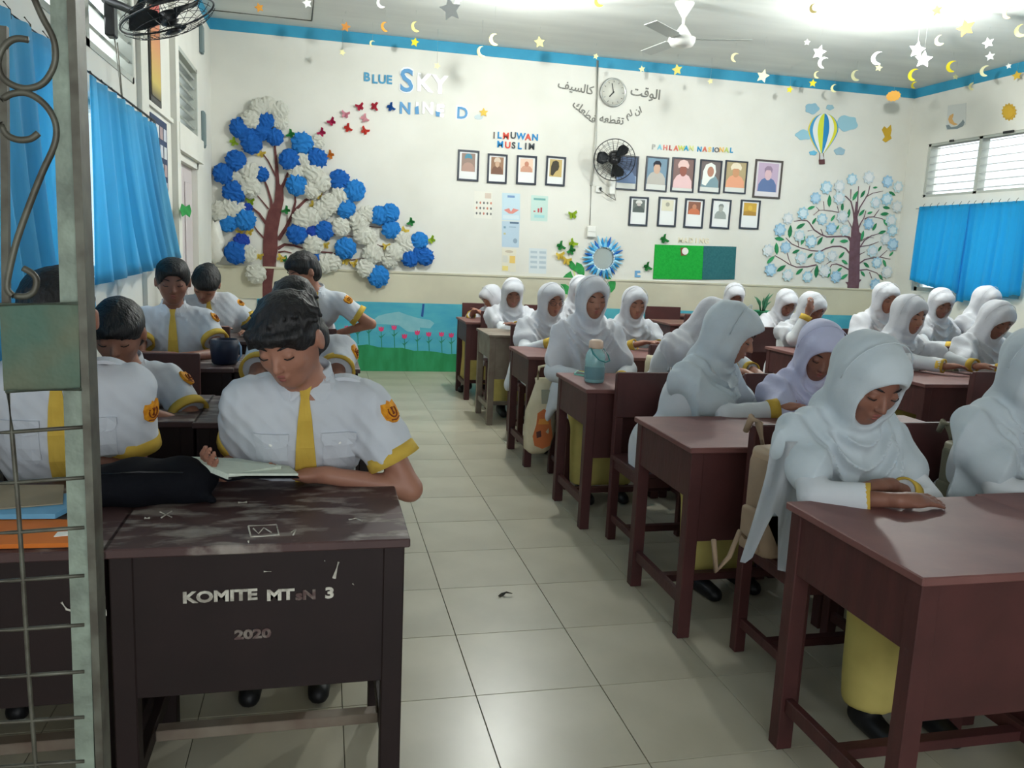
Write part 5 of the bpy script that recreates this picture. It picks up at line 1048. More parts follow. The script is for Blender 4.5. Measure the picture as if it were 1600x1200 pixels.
# --- green notice board
nb = empty('notice_board', tuple(wp(1085, 408))); tag(nb, 'felt notice board, bright green left part and dark teal right part', 'notice board')
for nm, pts, m in (('green_felt', [(733, 728), (1035, 737), (1024, 948), (720, 942)], mat('bright_green_felt', (38, 160, 62), .95, .1, alt=(32, 148, 56), scale=50)), ('teal_felt', [(1036, 737), (1240, 742), (1228, 945), (1025, 948)], mat('teal_felt', (52, 104, 108), .95, .1, alt=(46, 96, 102), scale=50))):
    o = local(cut(nm, BACK, [f4(*p) for p in pts], m, None, .012), nb); o.parent = nb
o = local(cut('brown_card', BACK, [f4(*p) for p in [(890, 748), (928, 746), (930, 796), (894, 798)]], cm((120, 82, 60)), None, .004, .012), nb); o.parent = nb
o = local(cut('round_paper', BACK, [(f4(918, 770)[0]+5*math.cos(k*.4), f4(918, 770)[1]+5.4*math.sin(k*.4)) for k in range(16)][::-1], cm((226, 224, 216)), None, .003, .018), nb); o.parent = nb
# --- wreath mirror
wm = empty('wreath_mirror', tuple(wp(*f4(405, 815)))); tag(wm, 'round mirror in a wreath of blue and white paper cones', 'mirror'); lathe('mirror_glass', [(.128, .002), (.128, .020), (.122, .0206), (.02, .0206)], mat('mirror', (200, 210, 206), .22, .8, .55), wm, 36, (0, 0, 0), 'Y')
for k in range(30):
    a = 2*math.pi*k/30; R0 = .13+rnd.uniform(0, .02); ln = .09+rnd.uniform(0, .045); bm = bmesh.new(); bmesh.ops.create_cone(bm, cap_ends=True, segments=6, radius1=.028, radius2=.004, depth=ln, matrix=Matrix.Rotation(math.pi/2-a, 4, 'Y') @ Matrix.Translation((0, 0, R0+ln/2)))
    bmesh.ops.translate(bm, verts=bm.verts, vec=(0, -.022-.006*(k % 2), 0)); build('paper_cone', bm, cm([(40, 132, 186), (108, 176, 210), (30, 96, 172), (150, 200, 222)][(k*7) % 4]), wm)
for k in range(26):
    a = 2*math.pi*k/26; bm = bmesh.new(); bmesh.ops.create_icosphere(bm, subdivisions=1, radius=.020, matrix=Matrix.Translation((.142*math.cos(a), -.035, .142*math.sin(a))) @ Matrix.Diagonal((1, .5, 1, 1))); build('lace_scallop', bm, cm((206, 222, 232)), wm)
def leaf(bm, c, ang, ln, w, t0, t1):
    d = Vector((math.cos(ang), 0, math.sin(ang))); n = Vector((-d.z, 0, d.x)); pts = [c+d*ln*(u-.5)+n*w*v for u, v in ((0, 0), (.25, .42), (.55, .5), (.8, .3), (1, 0), (.8, -.3), (.55, -.5), (.25, -.42))]; prism(bm, pts, Vector((0, -1, 0)), t0, t1)
lp = empty('paper_leaves', tuple(wp(900, 430))); tag(lp, 'green paper leaves and stem beside the wreath mirror', 'wall decoration')
for x, y, a, l_, w in ((215, 860, -50, .18, .07), (265, 885, -60, .20, .10), (185, 960, 75, .26, .15), (178, 1010, -40, .20, .10), (455, 990, 60, .20, .12), (460, 1040, 30, .16, .08), (445, 950, -50, .12, .06)):
    bm = bmesh.new(); leaf(bm, wp(*f4(x, y)), math.radians(a), l_, w, .006, .010+.001*(x % 4)); local(build('paper_leaf', bm, M['green']), lp).parent = lp
bm = bmesh.new(); strip(bm, [f4(*p) for p in ((190, 830), (225, 890), (235, 930), (215, 1010))], .02, .02, 0, .006); local(build('stem', bm, cm((196, 210, 140))), lp).parent = lp
for x, y, m, a, lb in ((215, 545, 'lime', -10, 'lime butterfly above the wreath mirror on its left'), (140, 738, 'green', 60, 'green butterfly farthest left of the wreath mirror'), (208, 766, 'green', -60, 'green butterfly just left of the wreath mirror'), (215, 722, 'lime', 40, 'lime butterfly touching two green ones left of the mirror'), (138, 800, 'pyellow', -10, 'yellow butterfly left of the wreath mirror'), (178, 832, 'pyellow', 10, 'lower yellow butterfly left of the wreath mirror'), (785, 695, 'green', 60, 'green butterfly above the green notice board corner'), (680, 868, 'green', 60, 'green butterfly between wreath mirror and green notice board')): butterfly(*f4(x, y), m, lb, a, .062)
tag(cut('paper_letter', BACK, [f4(*p) for p in ((608, 892), (640, 892), (642, 905), (622, 906), (622, 920), (642, 920), (642, 932), (606, 932))], cm((110, 160, 200)), None, .006), 'small pale blue paper shape left of the green notice board', 'wall decoration')
# --- conduit, switch box, socket
cdt = empty('conduit', tuple(wp(930, 95))); tag(cdt, 'thin white cable pipe running down the back wall left of the clock', 'pipe'); a, b, c, d = wp(933, 95, .014), wp(930, 215, .014), wp(923, 290, .014), wp(921, 352, .014)
o = local(tb('pipe', [a, b, c], .014, cm((196, 196, 188)), None, 8), cdt); o.parent = cdt; o = local(tb('cable', [c, d], .005, cm((150, 150, 144)), None, 6), cdt); o.parent = cdt
p = wp(923, 362); o = bx('junction_box', (p.x-.055, YW-.05, p.z-.065), (p.x+.055, YW, p.z+.065), M['whiteplastic'], None, .008); tag(o, 'cream junction box above the wreath mirror', 'switch box')
bx('cover_line', (p.x-.045, YW-.054, p.z-.002), (p.x+.045, YW-.05, p.z+.002), cm((180, 180, 172)), o)
p = wp(935, 296); sk = bx('wall_socket', (p.x-.04, YW-.03, p.z-.035), (p.x+.04, YW, p.z+.035), M['whiteplastic'], None, .006); tag(sk, 'small white socket with black plug under the wall fan', 'socket'); lathe('plug', [(.014, 0), (.016, .02), (.010, .03)], M['black'], sk, 12, (p.x+.01, YW-.03, p.z+.008), 'Y')
# --- hot-air balloon and clouds
f5 = c2w(1160, 120, 3.3333); bl = empty('paper_balloon', tuple(wp(1285, 215))); tag(bl, 'striped yellow, blue and white paper hot-air balloon on the back wall', 'wall decoration')
def bpt(s, v):   # s -1..1 across, v 0 top..1 bottom
    w = 78*math.sqrt(max(0, 1-((.42-v)/.42)**2)) if v < .42 else 78*(1-.84*((v-.42)/.58)**1.5); cx = 425-14*v; return f5(cx+s*w*(1), 192+v*205)
cs = [(226, 206, 60), (70, 150, 196), (222, 226, 222), (206, 214, 70), (48, 132, 186), (228, 230, 224), (214, 208, 62), (58, 142, 190)]
for k in range(8):
    s0, s1 = -1+k*.25, -1+(k+1)*.25; s0, s1 = math.sin(s0*math.pi/2), math.sin(s1*math.pi/2); bm = bmesh.new(); vs = [(i/20)**1.5 for i in range(21)]
    prism(bm, [wp(*bpt(s0, v)) for v in vs]+[wp(*bpt(s1, v)) for v in vs[::-1]], Vector((0, -1, 0)), .004, .014-.0015*abs(k-3.5)); bm.normal_update(); bmesh.ops.triangulate(bm, faces=[f for f in bm.faces if len(f.verts) > 4], ngon_method='EAR_CLIP'); local(build('stripe', bm, cm(cs[k])), bl).parent = bl
o = local(cut('basket', BACK, [f5(*p) for p in ((397, 432), (424, 430), (425, 455), (399, 456))], cm((92, 60, 62)), None, .02), bl); o.parent = bl
o = local(cut('basket_rider', BACK, [f5(*p) for p in ((403, 412), (414, 408), (420, 420), (420, 436), (404, 436))], cm((206, 206, 204)), None, .012), bl); o.parent = bl
bm = bmesh.new()
for x0, x1 in ((402, 400), (420, 422)): tube(bm, [wp(*f5(x0, 395), .006), wp(*f5(x1, 433), .006)], .005, 5)
local(build('rope', bm, cm((120, 90, 80))), bl).parent = bl
for n_, (x, y, a, b, lb) in enumerate(((362, 166, 36, 28, 'pale blue paper cloud above left of the balloon'), (455, 160, 20, 14, 'small pale blue paper cloud above the balloon'), (542, 243, 56, 40, 'largest pale blue paper cloud right of the balloon'), (320, 303, 44, 26, 'pale blue paper cloud left of the balloon'), (505, 388, 28, 20, 'blue-grey paper cloud below right of the balloon'), (367, 397, 20, 12, 'smallest blue paper cloud left of the basket'))):
    pts = [f5(x+(a*(1+.09*math.cos(5*t+n_)))*math.cos(t), y-(b*(1+.12*math.cos(5*t+1+n_)))*math.sin(t)) for t in [2*math.pi*k/28 for k in range(28)]]; o = cut('paper_cloud', BACK, pts, cm([(142, 182, 200), (150, 186, 198), (150, 192, 206), (146, 190, 206), (150, 180, 194), (104, 176, 206)][n_]), None, .006, .002); tag(o, lb, 'wall decoration')
def star_pts(cx, cy, r, rot=90, n=5, inner=.48): return [(cx+r*(1 if k % 2 == 0 else inner)*math.cos(math.radians(rot+k*180/n)), cy-r*(1 if k % 2 == 0 else inner)*math.sin(math.radians(rot+k*180/n))) for k in range(2*n)]
tag(cut('gold_sticker', BACK, [f5(*p) for p in ((738, 258), (752, 270), (772, 250), (776, 278), (770, 305), (776, 322), (745, 342), (728, 330), (742, 312), (726, 276))], cm((196, 160, 52)), None, .006), 'gold cut-out star figure right of the balloon clouds', 'wall decoration')
tag(cut('star_sticker', BACK, star_pts(755.5, 176, 7.5), cm((222, 186, 84)), None, .008, .004), 'yellow star sticker right of the letter D', 'wall decoration')
tag(cut('cloud_sticker', BACK, [(748+7*math.cos(k*.5), 183-4*math.sin(k*.5)) for k in range(12)], cm((190, 204, 208)), None, .003), 'grey-blue cloud sticker under the star by the letter D', 'wall decoration')
# --- right-hand flower tree
q6 = c2w(1180, 260, 5.454); ft = empty('flower_tree', tuple(wp(1330, 470))); tag(ft, 'plum-brown wall tree with pale blue flowers and green leaves, right on the back wall', 'wall decoration')
bm = bmesh.new(); prism(bm, [wp(*q6(*p)) for p in [(745, 1300), (770, 1180), (748, 1140), (776, 1130), (786, 1010), (768, 985), (792, 985), (800, 740), (805, 640), (782, 600), (815, 605), (820, 540), (840, 440), (858, 300), (872, 300), (868, 440), (885, 560), (905, 580), (890, 640), (885, 960), (902, 965), (882, 990), (874, 1095), (890, 1110), (870, 1125), (862, 1300)]], Vector((0, -1, 0)), 0, .010)
bm.normal_update(); bmesh.ops.triangulate(bm, faces=[f for f in bm.faces if len(f.verts) > 4], ngon_method='EAR_CLIP'); local(build('trunk', bm, M['trunk2']), ft).parent = ft
for k_, (w, pts) in enumerate([(16, [(805, 605), (760, 595), (700, 597), (610, 600), (560, 580), (500, 540), (460, 480), (440, 462), (390, 458), (330, 468)]), (14, [(802, 740), (770, 700), (720, 680), (660, 682), (600, 700), (560, 722), (480, 718), (380, 692), (310, 660), (260, 608)]), (12, [(520, 838), (440, 855), (350, 858), (290, 835), (230, 795), (165, 758)]), (12, [(798, 880), (740, 848), (690, 830), (650, 838), (630, 870), (618, 910)]),
        (14, [(845, 480), (835, 380), (815, 300), (770, 255), (715, 240)]), (8, [(815, 195), (812, 280)]), (12, [(866, 420), (872, 300), (880, 170)]), (12, [(868, 420), (890, 350), (940, 270), (962, 230), (976, 165)]), (8, [(940, 262), (1000, 228), (1088, 210)]), (10, [(880, 525), (900, 480), (925, 440), (942, 378)]), (9, [(930, 450), (960, 432), (1010, 430), (1080, 445), (1110, 475), (1135, 505)]), (8, [(1010, 430), (1055, 368)]), (11, [(890, 690), (930, 630), (990, 590), (1075, 568)]), (9, [(900, 682), (970, 672), (1050, 642)]),
        (11, [(888, 825), (930, 795), (980, 783), (1060, 772), (1150, 790)]), (6, [(1060, 772), (1122, 715)]), (11, [(888, 885), (950, 878), (1035, 908), (1088, 968)]), (7, [(972, 900), (992, 955)]), (8, [(830, 545), (812, 500), (788, 458)]), (7, [(712, 392), (650, 380), (580, 372), (542, 375), (495, 415)]), (5, [(580, 298), (588, 375)]), (5, [(545, 375), (518, 345)]), (5, [(698, 340), (712, 390)]), (6, [(448, 550), (485, 543)]), (6, [(558, 535), (580, 590)]), (6, [(512, 612), (560, 590)]), (7, [(272, 740), (285, 790), (305, 835)]), (5, [(362, 640), (372, 692)]), (6, [(890, 640), (960, 600), (1010, 610)]), (6, [(890, 750), (935, 728)]), (5, [(590, 845), (640, 810)]), (5, [(470, 900), (500, 865)])]):
    bm = bmesh.new(); strip(bm, [q6(*p) for p in pts], w/5.454/136, w/5.454/136*.4, 0, .006+.0005*(k_ % 5)); local(build('branch', bm, M['trunk2']), ft).parent = ft
for k_, (x, y, a, l_) in enumerate([(630, 295, 95, 110), (475, 352, 20, 80), (740, 345, 95, 80), (795, 400, 85, 80), (850, 250, 65, 100), (915, 235, 60, 80), (905, 395, 50, 80), (975, 395, 20, 60), (385, 508, 30, 100), (500, 465, 60, 70), (660, 440, 60, 70), (295, 555, 90, 115), (205, 618, -5, 100), (405, 630, 70, 90), (550, 635, 60, 90), (655, 635, 60, 60), (755, 637, 5, 90), (345, 725, 25, 80), (180, 700, 100, 110), (130, 795, 45, 100), (465, 760, 40, 70), (735, 755, 50, 80), (760, 815, -30, 80), (220, 868, 35, 105), (375, 895, 40, 90), (715, 880, 40, 70), (520, 895, 90, 120), (625, 905, 85, 100), (755, 940, 35, 90), (1115, 352, -5, 80), (1100, 405, 8, 90), (1108, 480, -50, 80), (1165, 232, -25, 80), (1015, 515, 65, 80), (910, 590, 80, 95), (1080, 560, 20, 80), (1060, 700, 60, 60), (1100, 825, -60, 80), (945, 840, -35, 80), (915, 915, -45, 70), (1158, 745, 50, 60), (1068, 945, -50, 70), (1020, 180, 10, 50), (700, 520, 60, 50)]):
    bm = bmesh.new(); leaf(bm, wp(*q6(x, y)), math.radians(a), l_/5.454/136*1.02, l_/5.454/136*.36, .004, .009+.0006*(k_ % 4)); local(build('leaf', bm, cm([(46, 132, 84), (58, 148, 96), (40, 118, 76)][k_ % 3])), ft).parent = ft
fm_ = {}
def flower(ci):
    if ci not in fm_:
        c1 = [(160, 196, 212), (186, 208, 214), (148, 184, 208), (196, 206, 210)][ci]; c2 = [(206, 222, 228), (216, 218, 220), (178, 206, 224), (218, 220, 220)][ci]
        bm = bmesh.new(); prism(bm, [Vector(((1+.13*math.cos(8*t))*math.cos(t), 0, (1+.13*math.cos(8*t))*math.sin(t))) for t in [2*math.pi*k/48 for k in range(48)]], Vector((0, -1, 0)), 0, .10); bm.normal_update(); bmesh.ops.triangulate(bm, faces=[f for f in bm.faces if len(f.verts) > 4], ngon_method='EAR_CLIP'); me = bpy.data.meshes.new('flower'); bm.to_mesh(me); bm.free(); me.materials.append(cm(c1))
        bm = bmesh.new(); prism(bm, [Vector(((.66+.08*math.cos(6*t))*math.cos(t), 0, (.66+.08*math.cos(6*t))*math.sin(t))) for t in [2*math.pi*k/36 for k in range(36)]], Vector((0, -1, 0)), .10, .18); bm.normal_update(); bmesh.ops.triangulate(bm, faces=[f for f in bm.faces if len(f.verts) > 4], ngon_method='EAR_CLIP'); m2 = bpy.data.meshes.new('flower_centre'); bm.to_mesh(m2); bm.free(); m2.materials.append(cm(c2)); fm_[ci] = (me, m2)
    return fm_[ci]
for k_, (x, y) in enumerate([(820, 110), (960, 95), (1120, 130), (1212, 175), (600, 180), (710, 170), (510, 270), (710, 270), (400, 400), (275, 445), (205, 540), (370, 590), (565, 450), (735, 430), (640, 530), (760, 545), (470, 640), (105, 715), (255, 690), (385, 780), (540, 770), (650, 765), (125, 880), (270, 925), (440, 940), (585, 890), (680, 940), (1020, 310), (1115, 280), (1200, 345), (960, 490), (1150, 460), (1160, 545), (1105, 620), (1165, 665), (990, 720), (1030, 820), (1115, 900), (1015, 1005)]):
    a, b = flower((k_*3) % 4); s = .068+.008*((k_*5) % 3)/2; o = bpy.data.objects.new('flower', a); COL.objects.link(o); o.parent = ft; o.location = wp(*q6(x, y))+Vector((0, -.010-.003*(k_ % 3), 0))-Vector(ft.location); o.scale = (s, s, s); o.rotation_euler = (0, k_*.7, 0)
    c = bpy.data.objects.new('flower_centre', b); COL.objects.link(c); c.parent = o
# --- mural: blue sky and grass on the lower wall with tulips
M['mural_sky'] = mat('mural_blue_paint', (62, 150, 176), .7, .25, alt=(82, 166, 180), scale=2.5, detail=5, stretch=(1, 1, 3)); M['mural_grass'] = mat('mural_green_paint', (46, 140, 92), .7, .25, alt=(36, 122, 74), scale=5, detail=5, stretch=(2, 1, .6))
mu = empty('mural', (1.2, YW-.012, 0)); tag(mu, 'painted dado mural with blue sky, grass and pink tulips', 'mural')
YM = YW-.012
def mp(px, py): return at(px, py, y=YM)
def mcut(nm, pts, m, t, par=None): 
    bm = bmesh.new(); prism(bm, pts, Vector((0, -1, 0)), 0, t); bm.normal_update(); bmesh.ops.triangulate(bm, faces=[f for f in bm.faces if len(f.verts) > 4], ngon_method='EAR_CLIP'); bmesh.ops.translate(bm, verts=bm.verts, vec=-Vector(mu.location)); o = build(nm, bm, m); o.parent = mu; return o
mcut('painted_sky', [Vector((x, YM, z)) for x, z in ((XL+.45, .789), (XR, .789), (XR, 0), (XL+.45, 0))], M['mural_sky'], .002)
gx = [XL+.45+i*(XR-XL-.45)/60 for i in range(61)]
def gz(x): return .245+.06*math.sin((x+.6)*1.5+.6)+.016*math.sin(x*17)+.010*math.sin(x*31)
bm = bmesh.new(); ga = [(bm.verts.new((x-mu.location.x, -.004, 0)), bm.verts.new((x-mu.location.x, -.004, gz(x)))) for x in gx]
bmesh.ops.delete(bm, geom=bm.verts[:], context='VERTS')
for xa, xb in zip(gx, gx[1:]): prism(bm, [Vector((xa, 0, .001)), Vector((xb, 0, .001)), Vector((xb, 0, gz(xb))), Vector((xa, 0, gz(xa)))], Vector((0, -1, 0)), .001, .005)
bmesh.ops.translate(bm, verts=bm.verts, vec=(-mu.location.x, 0, 0)); build('painted_grass', bm, M['mural_grass'], mu)
mcut('painted_cloud', [mp(500+x/6.154, 440+y/6.154) for x, y in ((500, 380), (560, 330), (650, 305), (760, 290), (840, 320), (940, 350), (1060, 370), (1100, 400), (1060, 450), (960, 440), (960, 490), (840, 480), (760, 420), (640, 410), (520, 405))], mat('mural_cloud_paint', (132, 182, 190), .7, .2, alt=(116, 172, 184), scale=6), .0028)
mcut('painted_stroke', [mp(500+x/6.154, 440+y/6.154) for x, y in ((985, 215), (1005, 215), (992, 340), (970, 335))], cm((40, 80, 140)), .003)
TL = [(262, 445, 490), (360, 420, 600), (468, 410, 620), (588, 455, 640), (712, 440, 660), (812, 525, 690), (935, 490, 700), (1045, 505, 710), (1168, 505, 720), (1262, 515, 730)]
TP = [(500+x/6.154, 440+y/6.154, 440+b/6.154) for x, y, b in TL]+[(430+x*17, 508+2*math.sin(x*2), 541) for x in range(0, 5)]+[(735+18*x, 521+3*math.sin(x*1.7), 556) for x in range(0, 6)]
for x, y, b in TP:
    c, g = mp(x, y), mp(x+1, b); bm = bmesh.new(); prism(bm, [c+Vector((dx, 0, dz)) for dx, dz in ((-.030, .028), (-.012, .012), (0, .032), (.012, .012), (.030, .028), (.026, -.018), (0, -.030), (-.026, -.018))], Vector((0, -1, 0)), 0, .0045)
    bm.normal_update(); bmesh.ops.triangulate(bm, faces=[f for f in bm.faces if len(f.verts) > 4], ngon_method='EAR_CLIP'); bmesh.ops.translate(bm, verts=bm.verts, vec=-Vector(mu.location)); o = build('tulip', bm, cm((206, 66, 112))); o.parent = mu
    bm = bmesh.new(); L_ = c.z-g.z; prism(bm, [c+Vector((-.005, 0, -.028)), c+Vector((.005, 0, -.028)), g+Vector((.005, 0, 0)), g+Vector((-.005, 0, 0))], Vector((0, -1, 0)), 0, .0035)
    for s in (1, -1): prism(bm, [c+Vector((s*dx, 0, dz)) for dx, dz in ((0, -.11), (.05, -.05), (.058, -.035), (.03, -.075), (0, -.085))][::s], Vector((0, -1, 0)), 0, .0033)
    bmesh.ops.translate(bm, verts=bm.verts, vec=-Vector(mu.location)); build('tulip_stem', bm, cm((44, 130, 104)), o)
# --- right wall pictures
def rcut(nm, pix, m, label=None, t=.004, t0=0, parent=None):
    o = cut(nm, RIGHT, pix[::-1], m, None, t, t0)
    if label: tag(o, label, 'wall decoration')
    return o
f8 = c2w(1440, 140, 8.57)
o = rcut('moon_poster', [f8(355, 215), f8(600, 180), f8(590, 470), f8(330, 540)], cm((206, 208, 204)), 'white card with an orange crescent moon over grey clouds, right wall')
for nm, pts, m in (('painted_moon', [(430, 320), (380, 350), (360, 400), (380, 450), (440, 480), (490, 465), (440, 440), (415, 395), (430, 350)], (216, 170, 110)), ('painted_cloud', [(330, 480), (370, 470), (400, 505), (480, 490), (540, 430), (560, 400), (580, 440), (560, 490), (480, 525), (350, 535)], (130, 142, 146))):
    k = rcut(nm, [f8(*p) for p in pts], cm(m), None, .002, .004); k.parent = o
sp = [(1577+12*(1 if k % 2 else .82)*math.cos(k*math.pi/14), 175-14*(1 if k % 2 else .82)*math.sin(k*math.pi/14)) for k in range(28)]
o = rcut('paper_sun', sp[::-1], cm((196, 160, 62)), 'golden paper sun on the right wall above the louvred window', .006); k = rcut('sun_disc', [(1577+8*math.cos(-t*.4), 175-9.5*math.sin(-t*.4)) for t in range(16)][::-1], cm((206, 166, 60)), None, .004, .006); k.parent = o
# --- left wall: framed poster, photo board, electric bits, hanging plastic bag
def lrect(nm, y0, y1, z0, z1, m, parent=None, t=.01, t0=0): return bx(nm, (XL+t0, y0, z0), (XL+t0+t, y1, z1), m, parent)
o = lrect('picture_frame', 6.12, 6.50, 2.32, 3.05, M['black'], None, .012, .004); tag(o, 'tall red and yellow framed poster high on the left wall', 'picture')
m = mat('red_yellow_print', (190, 96, 90), .6, .3); nt = m.node_tree; tc = nt.nodes.new('ShaderNodeTexCoord'); sx_ = nt.nodes.new('ShaderNodeSeparateXYZ'); rp = nt.nodes.new('ShaderNodeValToRGB'); mr = nt.nodes.new('ShaderNodeMapRange'); mr.inputs[1].default_value = 2.36; mr.inputs[2].default_value = 3.0
nt.links.new(tc.outputs['Object'], sx_.inputs[0]); nt.links.new(sx_.outputs[2], mr.inputs[0]); nt.links.new(mr.outputs[0], rp.inputs[0]); nt.links.new(rp.outputs[0], nt.nodes['Principled BSDF'].inputs['Base Color'])
rp.color_ramp.elements[0].color = (*lin((96, 92, 76)), 1); rp.color_ramp.elements[1].color = (*lin((186, 84, 84)), 1); e = rp.color_ramp.elements.new(.15); e.color = (*lin((196, 176, 96)), 1); e = rp.color_ramp.elements.new(.5); e.color = (*lin((206, 150, 100)), 1)
lrect('print', 6.15, 6.47, 2.36, 3.01, m, o, .004, .016)
o = lrect('photo_board', 6.06, 6.66, 1.55, 2.235, cm((58, 70, 96)), None, .02, .0); tag(o, 'dark photo board with rows of small white prints beside the left curtain', 'notice board')
for i in range(4):
    for j in range(5): lrect('photo_print', 6.10+i*.14, 6.205+i*.14, 1.60+j*.125, 1.685+j*.125, cm([(206, 208, 210), (170, 150, 150), (196, 198, 206)][(i+2*j) % 3]), o, .002, .02)
for y, z0, z1, lb in ((8.62, 3.14, 3.40, 'upper grey metal wall box in the back left corner'), (8.66, 2.28, 2.62, 'lower grey metal wall box in the back left corner')):
    o = bx('wall_box', (XL, y-.05, z0), (XL+.03, y+.05, z1), cm((110, 126, 128)), None, .006); tag(o, lb, 'wall box'); bx('box_cover', (XL+.03, y-.04, z0+.02), (XL+.036, y+.04, z1-.02), cm((126, 140, 140)), o)
butt = at(267, 325, x=XL+.06); bm = bmesh.new(); 
for s in (1, -1): prism(bm, [Vector((0, 0, -.03)), Vector((0, 0, .03)), Vector((s*.02, s*.06, .05)), Vector((s*.03, s*.075, 0)), Vector((s*.02, s*.05, -.05))][::s], Vector((1, 0, 0)), 0, .003)
o = build('paper_butterfly', bm, M['green']); o.location = (XL+.09, 6.98, butt.z); tag(o, 'green paper butterfly on the left wall beside the door', 'butterfly')
bm = bmesh.new(); bmesh.ops.create_icosphere(bm, subdivisions=3, radius=1)
for v in bm.verts: v.co = Vector((v.co.x*.09*(1+.2*math.sin(v.co.z*7)), v.co.y*.07, v.co.z*.20+(.05 if v.co.z > .6 else 0)))*(1+.08*math.sin(v.co.x*9+v.co.z*11))
o = build('plastic_bag', bm, mat('thin_white_plastic', (214, 212, 202), .35, .4, bump=.6, bscale=18), None, True); o.location = wp(333, 382)+Vector((.03, -.09, 0)); tag(o, 'crumpled white plastic bag hanging in the back left corner', 'bag'); tb('bag_handle', [(0, .06, .16), (0, .085, .30)], .006, cm((206, 204, 196)), o, 6)
# ------------------------------------------------------------------ fans
def cage(parent, R, depth, m, n=22, rings=5, wire=.0016):
    bm = bmesh.new()
    for k in range(n):
        a = 2*math.pi*k/n
        for s in (1, -1): tube(bm, [(math.cos(a)*R*r_, math.sin(a)*R*r_, s*depth*math.sqrt(max(0, 1-(r_*.98)**2))) for r_ in (.16, .5, .8, .95, 1.0)], wire, 4, False)
    for r_ in [.16, .4, .62, .82][:rings-1]:
        for s in (1, -1): tube(bm, [(math.cos(t)*R*r_, math.sin(t)*R*r_, s*depth*math.sqrt(1-(r_*.98)**2)) for t in [2*math.pi*q/28 for q in range(29)]], wire, 4, False)
    tag(build('guard_wire', bm, m, parent, True), kind='stuff')
    bm = bmesh.new(); tube(bm, [(math.cos(t)*R, math.sin(t)*R, 0) for t in [2*math.pi*q/40 for q in range(41)]], wire*3.2, 7, False); build('guard_rim', bm, m, parent, True)
def wallfan(loc, direction, up, wallpt, label, R=.225, twist=0):
    r = empty('wall_fan', loc); tag(r, label, 'fan'); z = Vector(direction).normalized(); x = Vector(up).cross(z).normalized(); y = z.cross(x)
    Mx = Matrix((x, y, z)).transposed()
    h = bpy.data.objects.new('fan_head', None); COL.objects.link(h); h.parent = r; h.rotation_euler = Mx.to_euler()
    # geometry is baked into the fan's own frame so that parts stay at two levels
    bpy.data.objects.remove(h)
    before = set(COL.objects); cage(r, R, .075, M['black'])
    for k in range(3):
        bm = bmesh.new(); rows = []; a0 = 2*math.pi*k/3+twist
        for i in range(6):
            rr = .045+i*(R*.86-.045)/5; w = (.5, .9, 1.1, 1.1, .9, .5)[i]*.42
            rows.append([bm.verts.new((rr*math.cos(a0+t*w), rr*math.sin(a0+t*w), .018*t*1.6)) for t in (-1, -.4, .4, 1)])
        for a, b in zip(rows, rows[1:]):
            for q_ in range(3): bm.faces.new((a[q_], a[q_+1], b[q_+1], b[q_]))
        bmesh.ops.solidify(bm, geom=bm.faces[:], thickness=.003); build('blade', bm, mat('smoky_grey_blade', (52, 56, 60), .3, .5), r, True)
    lathe('hub', [(.045, -.02), (.045, .03), (.02, .045)], M['black'], r, 20); lathe('hub_cap', [(.038, .070), (.036, .080), (.02, .084)], M['black'], r, 20); lathe('motor', [(.05, -.075), (.075, -.09), (.078, -.16), (.06, -.21), (.03, -.22)], M['black'], r, 20)
    for o in set(COL.objects)-before: o.data.transform(Mx.to_4x4())
    back = Vector(loc)+Mx @ Vector((0, 0, -.17)); w = Vector(wallpt); mid = Vector((w.x*.35+back.x*.65, w.y*.35+back.y*.65, back.z-.12)) ; l0 = Vector(loc)
    tb('arm', [back-l0, mid-l0, w-l0], .022, M['black'], r, 10)
    return r
dd_ = nrm(np.array(at(262, 26, y=4.62))-np.array((0, 0, CAMZ))); ee_ = .38*_R-.92*_U; ee_ = nrm(ee_-dd_*(ee_ @ dd_)); fan_dir = tuple(.965*ee_-.26*dd_)
f1 = wallfan(tuple(at(262, 26, y=4.62)), fan_dir, (0, 0, 1), (XL, 5.03, 2.66), 'black caged wall fan tilted downward at the top left', .235)
p = at(165, 18, x=XL)-Vector(f1.location); bx('wall_bracket', (p.x, p.y-.045, p.z-.13), (p.x+.05, p.y+.045, p.z+.18), M['black'], f1, .008)
tb('pull_cord', [Vector(p)+Vector((.04, 0, -.13)), Vector(p)+Vector((.06, .05, -.5)), Vector(p)+Vector((.05, .12, -.52)), Vector(p)+Vector((.04, .06, -.14))], .004, cm((150, 146, 134)), f1, 5)
f2 = wallfan(tuple(at(960, 250, y=9.12)), (-.30, -.85, -.30), (0, 0, 1), (at(958, 262, y=YW).x, YW, at(958, 275, y=YW).z), 'black caged wall fan on the back wall beside the portraits', .235, .9)
p = at(962, 300, y=9.2)-Vector(f2.location); bx('fan_base', (p.x-.035, .19, p.z-.02), (p.x+.035, .255, p.z+.16), M['whiteplastic'], f2, .008); tb('power_cable', [at(938, 297, y=9.34)-Vector(f2.location), at(950, 306, y=9.32)-Vector(f2.location), at(962, 313, y=9.33)-Vector(f2.location), at(958, 300, y=9.33)-Vector(f2.location)], .006, cm((120, 116, 108)), f2, 6)
cf = empty('ceiling_fan', (3.10, 7.15, ZC)); tag(cf, 'cream white ceiling fan with a cone canopy', 'fan'); wpz = M['whiteplastic']
lathe('canopy', [(.085, 0), (.085, -.012), (.018, -.125)], wpz, cf, 28); lathe('rod', [(.013, -.11), (.013, -.20)], wpz, cf, 14); lathe('lower_canopy', [(.014, -.18), (.03, -.20), (.085, -.285)], wpz, cf, 28); lathe('motor', [(.06, -.29), (.118, -.295), (.125, -.315), (.10, -.36), (.04, -.368)], wpz, cf, 32)
